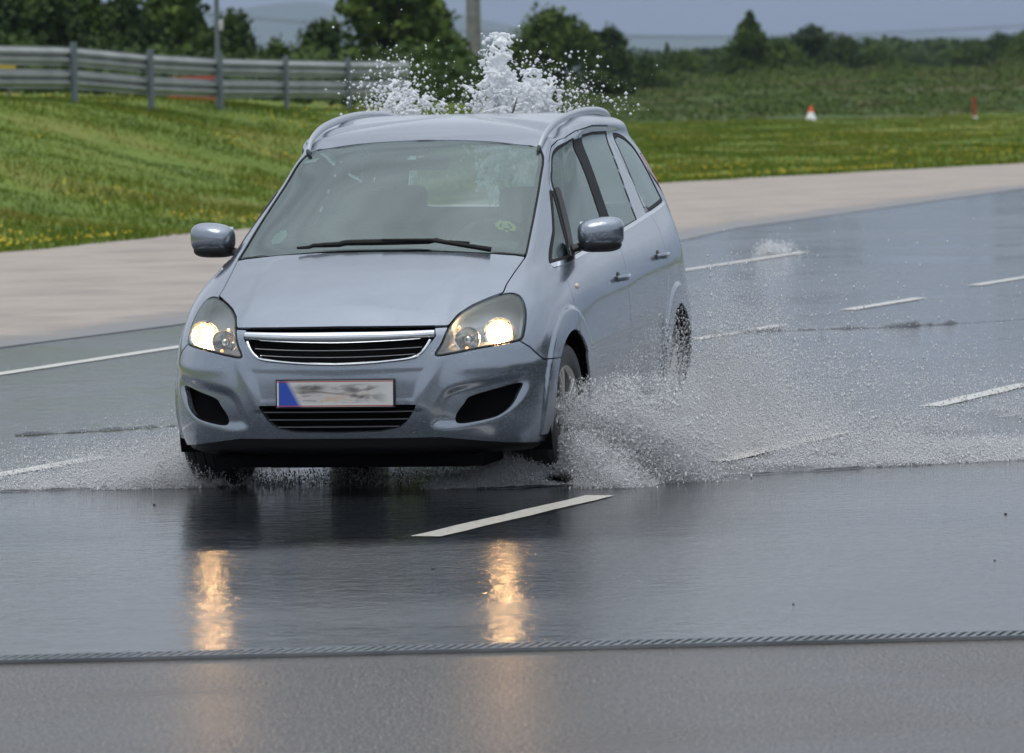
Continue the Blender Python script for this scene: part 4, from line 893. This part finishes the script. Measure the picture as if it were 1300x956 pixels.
hN = lambda x, y: .055+.045*vnoise(x*.8, y*.5, 31)+.03*vnoise(x*2.5, y*2, 32)
V1, F1 = blades(x1[k1], y1[k1], np.maximum(.03, hN(x1[k1], y1[k1])+.03*r.random(k1.sum())), .011, r)
V2, F2 = blades(x2[k2], y2[k2], np.maximum(.03, hN(x2[k2], y2[k2])+.03*r.random(k2.sum())), .022, r)
tag(link('grass', mesh_np('grass', np.concatenate([V1, V2]), np.concatenate([F1, F2+len(V1)]), 3), m_grass), 'yellowish green meadow grass on the bank and verge beyond the pale strip', 'grass', None, 'stuff')
m_flw = material('yellow_flower', (.55, .42, .02), .7)
n_ = 9000; s_ = r.uniform(50, 125, n_); ge = np.interp(s_, GS, GP); p_ = ge+r.random(n_)**1.6*12; xf, yf = xy_of(s_, p_)
kf = vnoise(xf*.55, yf*.4, 41)+.55*np.exp(-(p_-ge)/1.2) > .28; xf, yf = xf[kf], yf[kf]
n3 = 2500; y3 = 96+r.random(n3)*100; x3 = r.uniform(.015, .105, n3)*y3; k3 = vnoise(x3*.4, y3*.15, 42) > .15; xf = np.r_[xf, x3[k3]]; yf = np.r_[yf, y3[k3]]
V, F = leaf_cloud(np.stack([xf, yf, terrain(xf, yf)+.10], 1), .035, r)
tag(link('wild_flowers', mesh_np('wild_flowers', V, F, 4), m_flw), 'small yellow wild flowers scattered through the meadow grass', 'flowers', None, 'stuff')

# ------------------------------------------------------------------ guardrail
m_post = material('zinc_post', (.16, .19, .21), .55, .5); m_rail = material('zinc_beam', (.36, .38, .38), .50, .6)
nodes(m_rail)[1].new(ramp(m_rail, noise(m_rail, 1.6, 5), [(.3, (.27, .29, .29)), (.7, (.42, .44, .43))]), nodes(m_rail)[2].inputs['Base Color'])
GR = [(-9.70, 86.2, 1.70), (-8.42, 89.6, 1.67), (-7.13, 93.0, 1.63), (-6.07, 96.0, 1.50), (-5.05, 99.0, 1.42), (-4.06, 103.0, 1.38), (-3.04, 107.0, 1.345), (-2.02, 110.8, 1.33)]
gt = empty('guardrail', (-7.13, 93.0, 1.63)); tag(gt, 'grey steel guardrail of two corrugated beams on top of the grass bank', 'guardrail')
off = Vector((-7.13, 93.0, 1.63)); PT = [Vector(p)-off for p in GR]
def wbeam(z0, name):
    bm = bmesh.new(); prof = [(.0, 0), (.0, .03), (.075, .075), (.075, .115), (.01, .155), (.075, .195), (.075, .235), (.0, .28), (0, .31)]; rings = []
    for i, p in enumerate(PT+[PT[-1]+(PT[-1]-PT[-2])*.12]):
        d = (PT[min(i+1, len(PT)-1)]-PT[max(i-1, 0)]); d.z = 0; d.normalize(); nx_ = Vector((d.y, -d.x, 0))
        rings.append([bm.verts.new(p+nx_*(a-.02)+Vector((0, 0, z0+b_))) for a, b_ in prof]+[bm.verts.new(p+nx_*(a-.028)+Vector((0, 0, z0+b_))) for a, b_ in prof[::-1]])
    for A, B in zip(rings, rings[1:]):
        k_ = len(A)
        for k in range(k_): bm.faces.new((A[k], A[(k+1) % k_], B[(k+1) % k_], B[k]))
    bm.faces.new(rings[0]); bm.faces.new(rings[-1][::-1]); bmesh.ops.recalc_face_normals(bm, faces=bm.faces[:]); return bm_obj(name, bm, m_rail, gt, True, 25)
wbeam(.13, 'beam'); wbeam(.50, 'beam')
for i, p in enumerate(PT[:-1]):
    d = PT[min(i+1, 7)]-PT[max(i-1, 0)]; ang = math.atan2(d.y, d.x); f_ = Vector((math.sin(ang), -math.cos(ang), 0))
    bm = bmesh.new(); R = Matrix.Rotation(ang, 3, 'Z'); q = p+f_*.10
    add_box(bm, q+Vector((0, 0, .25)), (.16, .012, 1.28), R); add_box(bm, q+R @ Vector((.075, .025, 0))+Vector((0, 0, .25)), (.012, .05, 1.28), R); add_box(bm, q+R @ Vector((-.075, .025, 0))+Vector((0, 0, .25)), (.012, .05, 1.28), R)
    bm_obj('post', bm, m_post, gt, False)

# ------------------------------------------------------------------ mast, pole, barriers, cone, stake, house, wires
mt_ = empty('thin_mast', (-5.03, 99.35, 1.40)); tag(mt_, 'thin grey metal mast with a small white box rising in front of the guardrail', 'mast')
bm = bmesh.new(); add_tube(bm, [(0, 0, -.3), (0, 0, 4.6)], .045, 12); add_tube(bm, [(0, 0, -.1), (0, 0, .95)], .06, 12); bm_obj('shaft', bm, m_post, mt_)
bm = bmesh.new(); add_box(bm, (.07, -.02, 1.40), (.08, .09, .18), bev=.01); add_tube(bm, [(0, 0, 1.42), (.06, -.02, 1.42)], .012, 6); bm_obj('junction_box', bm, material('white_box', (.45, .46, .46), .6), mt_)
m_cpole = material('grey_concrete_pole', (.20, .20, .19), .85); nodes(m_cpole)[1].new(ramp(m_cpole, noise(m_cpole, 5, 5), [(.3, (.15, .15, .14)), (.7, (.24, .24, .225))]), nodes(m_cpole)[2].inputs['Base Color'])
bm = bmesh.new(); add_lathe(bm, [(.001, 0), (.21, 0), (.195, 2), (.165, 8.5), (.001, 8.5)], 24, 'z'); o = bm_obj('utility_pole', bm, m_cpole); o.location = (-.84, 150, .3)
tag(o, 'thick grey round pole behind the fountain left of the rounded tree', 'pole')
for (x_, y_, z_, w_, h_, c_, lb) in ((-5.60, 101.6, 1.30, .85, .60, (.42, .05, .02), 'red plastic barrier showing under and between the guardrail beams'), (-8.7, 94.6, 2.0, 1.1, .16, (.50, .36, .02), 'yellow barrier showing between the guardrail beams at the left edge')):
    b_ = empty('barrier', (x_, y_, z_)); tag(b_, lb, 'barrier'); bm = bmesh.new()
    add_prism(bm, ([(-.22, 0), (.22, 0), (.20, .12), (.10, .22), (.07, h_), (-.07, h_), (-.10, .22), (-.20, .12)] if h_ > .4 else [(-.05, 0), (.05, 0), (.05, h_), (-.05, h_)]), -w_/2, w_/2, Matrix.Rotation(math.pi/2, 4, 'Z') @ Matrix.Rotation(math.pi/2, 4, 'X')); bm_obj('barrier_body', bm, material('barrier_plastic', c_, .6), b_)
    bm = bmesh.new(); add_box(bm, (0, 0, h_+.005), (w_*.9, .10, .03), bev=.008); bm_obj('top_rim', bm, material('barrier_rim', c_, .6), b_)
    if h_ < .4:
        for q_ in (-1, 1): bm = bmesh.new(); add_box(bm, (q_*w_*.4, 0, -.25), (.04, .04, .5)); bm_obj('leg', bm, m_post, b_, False)
cn = empty('traffic_cone', (10.56, 198.0, -.01)); tag(cn, 'orange and white traffic cone standing at the far edge of the meadow', 'traffic cone')
m_or = material('fluorescent_orange', (.80, .10, .025), .5); m_wh = material('reflective_white', (.80, .80, .80), .5)
S_ = 1.0
bm = bmesh.new(); add_lathe(bm, [(.001, .56), (.035, .56), (.10, .34)], 24, 'z'); bm_obj('cone_tip', bm, m_or, cn)
bm = bmesh.new(); add_lathe(bm, [(.10, .34), (.165, .14)], 24, 'z'); bm_obj('reflective_band', bm, m_wh, cn)
bm = bmesh.new(); add_lathe(bm, [(.165, .14), (.20, .035)], 24, 'z'); add_box(bm, (0, 0, .02), (.52, .52, .04), bev=.01); bm_obj('cone_base', bm, m_wh, cn)
st = empty('marker_stake', (15.6, 190.2, 0)); tag(st, 'short red marker stake with a pale foot at the far right edge of the meadow', 'stake')
bm = bmesh.new(); add_tube(bm, [(0, 0, .1), (0, 0, .80)], .055, 12); bm_obj('stake_post', bm, material('red_stake', (.32, .035, .02), .6), st)
bm = bmesh.new(); add_lathe(bm, [(.001, .14), (.10, .14), (.13, .0)], 16, 'z'); bm_obj('stake_foot', bm, m_wh, st)
ho = empty('small_house', (15.5, 424, .2)); tag(ho, 'little house with a reddish tiled roof half hidden between the far bushes', 'house')
bm = bmesh.new(); add_box(bm, (0, 0, .3), (1.5, 1.4, .8)); bm_obj('wall', bm, material('rendered_wall', (.36, .26, .22), .9), ho, False)
bm = bmesh.new(); add_prism(bm, [(-.85, 0), (.85, 0), (.42, .75), (-.42, .75)], -.85, .85, Matrix.Translation((0, 0, .70)) @ Matrix.Rotation(math.pi/2, 4, 'X')); bm_obj('roof', bm, material('red_roof_tiles', (.26, .085, .055), .85), ho, False)
for z0, z1, z2, lb in ((3.98, 3.70, 4.02, 'upper of the two thin overhead wires crossing the sky on the right'), (3.86, 3.58, 3.88, 'lower of the two thin overhead wires crossing the sky on the right')):
    P = [(x_, 300+.3*x_, 3.63+(z1-3.63)+.0018*(x_-15)**2) for x_ in np.linspace(-30, 60, 60)]
    bm = bmesh.new(); add_tube(bm, P, .016, 6); tag(bm_obj('overhead_wire', bm, material('wire', (.09, .09, .10), .7)), lb, 'wire', 'overhead wires')

# ------------------------------------------------------------------ far hills
m_hill = material('hill_woodland', (.045, .075, .045), .95); nodes(m_hill)[1].new(ramp(m_hill, noise(m_hill, .004, 5), [(.3, (.035, .060, .035)), (.7, (.060, .090, .050))]), nodes(m_hill)[2].inputs['Base Color'])
def ridge(y0, dep, prof, seed, amp):
    xs = np.linspace(-3200, 3200, 260); ys = np.linspace(0, 1, 12); V = []
    for t in ys:
        for x_ in xs:
            hgt = np.interp(x_, [p[0] for p in prof], [p[1] for p in prof])+amp*float(vnoise(np.array(x_/160+seed), np.array(seed*1.7), seed))+amp*.4*float(vnoise(np.array(x_/40+seed), np.array(seed*2.7), seed+1))
            V.append((x_, y0+dep*t, -1+max(hgt, 2)*math.sin(math.pi*min(t, .98))**.8))
    o = link('hills', smooth(mesh_np('hills', V, grid_faces(12, 260), 4)), m_hill); return tag(o, kind='structure')
ridge(7600, 2400, [(-3200, 170), (-800, 120), (-424, 116), (-290, 126), (-190, 92), (-100, 104), (30, 74), (200, 62), (820, 48), (3200, 60)], 51, 5)
ridge(4000, 900, [(-3200, 50), (-300, 40), (-60, 30), (60, 22), (100, 17), (160, 10), (300, 7), (3200, 12)], 53, 2)

HAZE = 1
if HAZE:
    bm = bmesh.new(); add_box(bm, (0, 5700, 148), (16000, 12400, 301))
    mh = bpy.data.materials.new('haze_air'); mh.use_nodes = True; n, l = mh.node_tree.nodes, mh.node_tree.links
    for q in list(n): n.remove(q)
    pv = n.new('ShaderNodeVolumePrincipled'); pv.inputs['Color'].default_value = (.62, .74, .95, 1); pv.inputs['Density'].default_value = 1.0e-4; pv.inputs['Anisotropy'].default_value = .1
    oo = n.new('ShaderNodeOutputMaterial'); l.new(pv.outputs[0], oo.inputs['Volume'])
    hz = bm_obj('haze', bm, mh, None, False); tag(hz, 'pale bluish haze in the air over the far land', 'haze', None, 'stuff')

# ------------------------------------------------------------------ water thrown up by the wheels
def watery(name, col, tr):
    m = material(name, col, .2); n, l, b_ = nodes(m); b_.inputs['IOR'].default_value = 1.33
    t = n.new('ShaderNodeBsdfTranslucent'); t.inputs[0].default_value = (*col, 1); mx_ = n.new('ShaderNodeMixShader'); mx_.inputs[0].default_value = tr
    l.new(b_.outputs[0], mx_.inputs[1]); l.new(t.outputs[0], mx_.inputs[2]); l.new(mx_.outputs[0], n['Material Output'].inputs[0]); return m
m_drop = watery('water_drop', (.97, .975, .985), .55); m_foam = watery('white_water', (.95, .965, .98), .40)
def texp(u, s_, m_): return -s_*np.log(1-u*(1-math.exp(-m_/s_)))
OCT = np.array([(1, 0, 0), (-1, 0, 0), (0, 1, 0), (0, -1, 0), (0, 0, 1), (0, 0, -1)], float)
OF = np.array([(0, 2, 4), (2, 1, 4), (1, 3, 4), (3, 0, 4), (2, 0, 5), (1, 2, 5), (3, 1, 5), (0, 3, 5)])
TET = np.array([(1, 1, 1), (1, -1, -1), (-1, 1, -1), (-1, -1, 1)], float)/1.3; TF = np.array([(0, 1, 2), (0, 3, 1), (0, 2, 3), (1, 3, 2)])
def drops(name, P, R, label, mat=None, cat='splash', tet=False, stretch=None):
    B, FB = (TET, TF) if tet else (OCT, OF)
    k = len(P); off_ = B[None]*R[:, None, None]
    if tet:                                        # fast drops are drawn out along their flight
        a_ = np.random.default_rng(k); d_ = np.stack([a_.normal(size=k)*.5+.55*(P[:, 0] > -.8)-.3, a_.normal(size=k)*.5, .9+.4*a_.normal(size=k)], 1)
        off_ = off_+off_[:, :, 2:3]*(d_*(1.6*a_.random((k, 1))**2+.1))[:, None, :]
    V = (P[:, None]+off_).reshape(-1, 3); F = (FB[None]+(np.arange(k)*len(B))[:, None, None]).reshape(-1, 3)
    o = link(name, smooth(mesh_np(name, V, F, 3)), mat or m_drop); return tag(o, label, cat, None, 'stuff')
r = np.random.default_rng(77)
fwv = np.array([-math.sin(FWD_A), -math.cos(FWD_A)]); lfv = np.array([math.cos(FWD_A), -math.sin(FWD_A)]); Ov = np.array([-.5851, 25.5287])
def carw(x, y): return Ov[0]+fwv[0]*x+lfv[0]*y, Ov[1]+fwv[1]*x+lfv[1]*y
def rad(n_, lo=.0012, hi=.0042): return lo*.85+(hi*1.0-lo)*r.random(n_)**8
def clump(x, y, z, n_, seed, sc=6):
    return vnoise(x*sc, (y*.5+z*1.0)*sc, seed)*.6+vnoise(x*sc*2.7, (y*.5+z*1.5)*sc*2.7, seed+1)*.4
# left flank of the van (right in the photo): curtain along the side, rising towards the tail
n_ = 400000; t = r.random(n_); xc = .42-4.2*t; zm = .26+.52*t**.8
z = zm*texp(r.random(n_), .34, 1.15); o_ = .90+np.abs(r.normal(size=n_))*(.06+.16*t)+.30*r.random(n_)*(1-np.clip(z/zm, 0, 1))
xw, yw_ = carw(xc, o_); k = r.random(n_) < .55+.8*clump(xw, yw_, z, n_, 60); P = np.stack([xw, yw_, z], 1)[k]
drops('wheel_spray', P, rad(len(P)), 'curtain of fine white spray thrown up along the lit side of the van', tet=True)
# fan thrown outward over the road on the right
n_ = 360000; o_ = 2.9*r.random(n_)**1.15; xw = -.15+o_*1.05
yl = 25.20+.05*np.sin(xw*2.1)+.46*np.clip(xw-.1, 0, 9)
dep = r.exponential(2.6, n_)*(.32+.20*o_); dep = np.where(dep > 13, 13*r.random(n_), dep)
xw2 = xw+dep*.23; Hs = (.34*np.exp(-o_/.9)+.055)*(1-np.exp(-(dep+.05)/.25))*(1+.15*dep)
z = texp(r.random(n_), .33, 1.3)*np.minimum(Hs, .42); yw2 = yl+dep
k = (r.random(n_) < .50+.9*clump(xw2, yw2, z*3, n_, 64, 2.0)); P = np.stack([xw2, yw2, z], 1)[k]
drops('fan_spray', P, rad(len(P), .0013, .0046), 'wide low fan of white spray spreading over the road right of the van', tet=True)
# burst at the near front wheel, streaming forward under the bumper corner
n_ = 480000; u_ = r.random(n_); ang = r.uniform(-.35, 1.0, n_)
ctr = np.stack([-.32+.95*u_, 25.10+.10*u_], 1); zt = .04+.34*sstep(u_, .05, .80)
z = zt*texp(r.random(n_), .38, 1.25); xw = ctr[:, 0]+r.normal(size=n_)*(.03+.12*u_)+z*.15; yw_ = ctr[:, 1]+np.abs(r.normal(size=n_))*.16*(.4+u_)
k = r.random(n_) < .60+1.2*clump(xw, yw_, z*1.6, n_, 66, 5); P = np.stack([xw, yw_, z], 1)[k]
drops('wheel_burst', P, rad(len(P), .0014, .0058), 'dense white burst of water at the front wheel below the right headlight', tet=True)
# the other side
n_ = 200000; o_ = r.exponential(.55, n_); o_ = np.where(o_ > 2.2, 2.2*r.random(n_), o_); xw = -1.30-o_; yl = 25.86-.36*np.clip(-1.27-xw, 0, 9)*.95
dep = r.exponential(1.5, n_)*(.35+.8*o_); dep = np.where(dep > 9, 9*r.random(n_), dep); Hs = (.20*np.exp(-o_/.55)+.05)*(1-np.exp(-(dep+.04)/.2))*(1+.12*dep)
z = texp(r.random(n_), .33, 1.3)*Hs; xw2 = xw+dep*.24; yw2 = yl+dep
k = (r.random(n_) < .6+.7*clump(xw2, yw2, z*3, n_, 68, 3)) & ~((xw2 > -1.40+.20*(yw2-25.7)))
P = np.stack([xw2, yw2, z], 1)[k]
drops('far_wheel_spray', P, rad(len(P), .0012, .0042), 'low mist of spray at the front wheel on the left of the photo', tet=True)
n_ = 60000; xw = -1.50+.19*r.normal(size=n_); z = .20*texp(r.random(n_), .33, 1.1)*(.35+.65*sstep(-xw, 1.2, 1.5)); yw_ = 25.45+np.abs(r.normal(size=n_))*.22
k = r.random(n_) < .5+.9*clump(xw, yw_, z*1.6, n_, 69, 7); P = np.stack([xw, yw_, z], 1)[k]
drops('wheel_burst', P, rad(len(P), .0013, .005), 'small burst of water at the foot of the front wheel on the left of the photo', tet=True)
# churned water under the nose and between the wheels
n_ = 16000; xw, yw_ = carw(r.uniform(-.9, .2, n_), r.uniform(-.86, .86, n_)); z = texp(r.random(n_), .035, .14)
k = r.random(n_) < .4+.9*clump(xw, yw_, z, n_, 70, 5); P = np.stack([xw, yw_, z], 1)[k]
drops('churned_water', P, rad(len(P)), 'dark churned water flung about under the nose of the van', tet=True)
# wake behind the tail
n_ = 70000; xw, yw_ = carw(-3.2-r.exponential(1.9, n_), .2+r.normal(size=n_)*.55+.4); z = texp(r.random(n_), .16, .85)*(.4+.9*r.random(n_))
k = r.random(n_) < .5+.9*clump(xw, yw_, z*2, n_, 72, 3); P = np.stack([xw, yw_, z], 1)[k]
drops('wake_spray', P, rad(len(P), .0014, .006), 'loose spray hanging in the wake behind the tail of the van', tet=True)
# bigger stray drops
n_ = 2600; xw = r.uniform(-.3, 2.8, n_); yw_ = 25.3+.35*np.clip(xw, 0, 9)+r.exponential(1.6, n_); z = r.exponential(.13, n_); P = np.stack([xw, yw_, z], 1)
drops('stray_drops', P, .002+.0032*r.random(n_)**2, 'larger single drops flying over the spray on the right', tet=False)

n_ = 700; P = np.stack([2.62+r.normal(size=n_)*.10, 56.6+r.normal(size=n_)*.2, np.abs(r.normal(size=n_))*.055], 1)
drops('puddle_splash', P, .004+.008*r.random(n_)**2, 'tiny splash standing on the far end of the long white edge line', tet=False)
# bow wave: the broken edge where the film is pushed ahead
m_film = material('water_film', (.045, .052, .058), .05); nodes(m_film)[2].inputs['IOR'].default_value = 1.33
def wave_edge(name, pts, label, h=.016, w_=.05, step=.012, seed=1):
    q = curve(pts, 30); L = np.r_[0, np.cumsum(np.hypot(*np.diff(q, axis=0).T))]; s_ = np.arange(0, L[-1], step); x = np.interp(s_, L, q[:, 0]); y = np.interp(s_, L, q[:, 1])
    y = y+.03*vnoise(s_*3, s_*0+.3, seed)+.012*vnoise(s_*14, s_*0+.3, seed+1); hh = h*(.55+.5*vnoise(s_*9, s_*0+.7, seed+2)+.45*vnoise(s_*31, s_*0+.1, seed+3)); hh = np.maximum(hh, .0)*(vnoise(s_*1.7, s_*0+.6, seed+6) > -.25)+.0003
    ww = w_*(.7+.3*vnoise(s_*6, s_*0+.9, seed+4)); prof = [(-1, 0), (-.55, .45), (-.15, 1), (.25, .8), (.6, .35), (1, 0)]; V = []
    for a, b_ in prof: V.append(np.stack([x, y+a*ww, .003+b_*hh], 1))
    V = np.stack(V, 1).reshape(-1, 3)
    return tag(link(name, smooth(mesh_np(name, V, grid_faces(len(s_), len(prof)), 4)), m_film), label, 'wave', None, 'stuff')
wave_edge('bow_wave', [(-.40, 25.12), (-.1, 25.08), (.2, 25.16), (.8, 25.45), (1.5, 25.84), (2.4, 26.28), (3.3, 26.7)], 'ragged dark water edge running out to the right below the spray', .008, .02, seed=5)
wave_edge('side_wave', [(-3.2, 25.25), (-2.4, 25.45), (-1.9, 25.60), (-1.5, 25.72), (-1.1, 25.70)], 'ragged dark water edge running out to the left below the spray', .008, .02, seed=15)
wave_edge('cross_ripple', [(.9, 39.3), (1.9, 39.8), (3.0, 40.2), (4.2, 41.4)], 'broken dark ripple across the road behind the van on the right', .022, .12, .02, seed=25)
wave_edge('left_ripple', [(-2.6, 29.6), (-2.1, 29.9), (-1.75, 30.2)], 'short dark ripple on the water left of the van', .012, .05, .02, seed=35)

# ------------------------------------------------------------------ fountain behind the van
def fountain(name, label, jets, nj, seed, cat='water jet'):
    rr = np.random.default_rng(seed); P = []; R = []
    for j in range(nj):
        x0, y0, top, wx = jets[rr.integers(len(jets))]; tp = top*(.70+.30*rr.random()**.6) if rr.random() < .75 else top*(.86+.15*rr.random())
        vz = math.sqrt(2*9.8*tp); vx, vy = rr.normal()*wx, rr.normal()*.12; T = vz/9.8; t0 = T*(.45+.2*rr.random()); t1 = T*(1.0+.45*rr.random())
        tt = np.arange(t0, t1, .0035+.002*rr.random()); ph = rr.random(4)*6.3
        x = x0+vx*tt+(.030*np.sin(tt*24+ph[0])+.016*np.sin(tt*61+ph[1]))*tt*1.8+rr.normal(size=len(tt))*.005; z = vz*tt-4.9*tt*tt; y = y0+vy*tt+.012*np.sin(tt*25+ph[1])
        rad_ = (.0105-.006*(tt-t0)/(t1-t0))*(.6+.8*rr.random())*(.55+.8*np.sin(tt*70+ph[2])**2)
        m_ = (np.sin(tt*45+ph[3])+.9*rr.normal(size=len(tt)) > -.55); P.append(np.stack([x, y, z], 1)[m_]); R.append(rad_[m_])
    P = np.concatenate(P); R = np.concatenate(R)
    bm = bmesh.new(); bmesh.ops.create_icosphere(bm, subdivisions=1, radius=1); SV = np.array([v.co[:] for v in bm.verts]); SF = np.array([[v.index for v in f_.verts] for f_ in bm.faces]); bm.free()
    V = (P[:, None]+SV[None]*R[:, None, None]).reshape(-1, 3); F = (SF[None]+(np.arange(len(P))*len(SV))[:, None, None]).reshape(-1, 3)
    o = link(name, smooth(mesh_np(name, V, F, 3)), m_foam); md = o.modifiers.new('merge', 'REMESH'); md.mode = 'VOXEL'; md.voxel_size = .0048; md.use_smooth_shade = True
    sm_ = o.modifiers.new('soft', 'SMOOTH'); sm_.iterations = 1; sm_.factor = .5
    return tag(o, label, cat, 'fountain jets behind the van'), P
f1, P1 = fountain('fountain_jet', 'tallest frothy white jet of water rising behind the van roof', [(-.05, 30.4, 2.05, .07), (-.10, 30.5, 1.84, .12), (.0, 30.4, 1.93, .07)], 105, 11)
f2, P2 = fountain('fountain_jet', 'solid white hump of water right of the tallest jet behind the roof', [(.12, 30.3, 1.86, .07), (.15, 30.4, 1.80, .09), (.10, 30.3, 1.78, .10)], 200, 12)
f3, P3 = fountain('fountain_jet', 'low scattered jet of water behind the left rail of the van roof', [(-.62, 30.5, 1.80, .16), (-.55, 30.4, 1.74, .13)], 42, 13)
n_ = 3200; cx_ = r.choice([-.60, -.05, .12, .35], n_, p=[.38, .27, .2, .15]); sd = np.where(cx_ < -.5, .11, .15)
P = np.stack([cx_+r.normal(size=n_)*sd, 30.4+r.normal(size=n_)*.15, 1.60+np.abs(r.normal(size=n_))*.15], 1)
drops('fountain_drops', P, .0018+.0105*r.random(n_)**3.6, 'separate round drops flying around the fountain jets above the roof', m_foam)
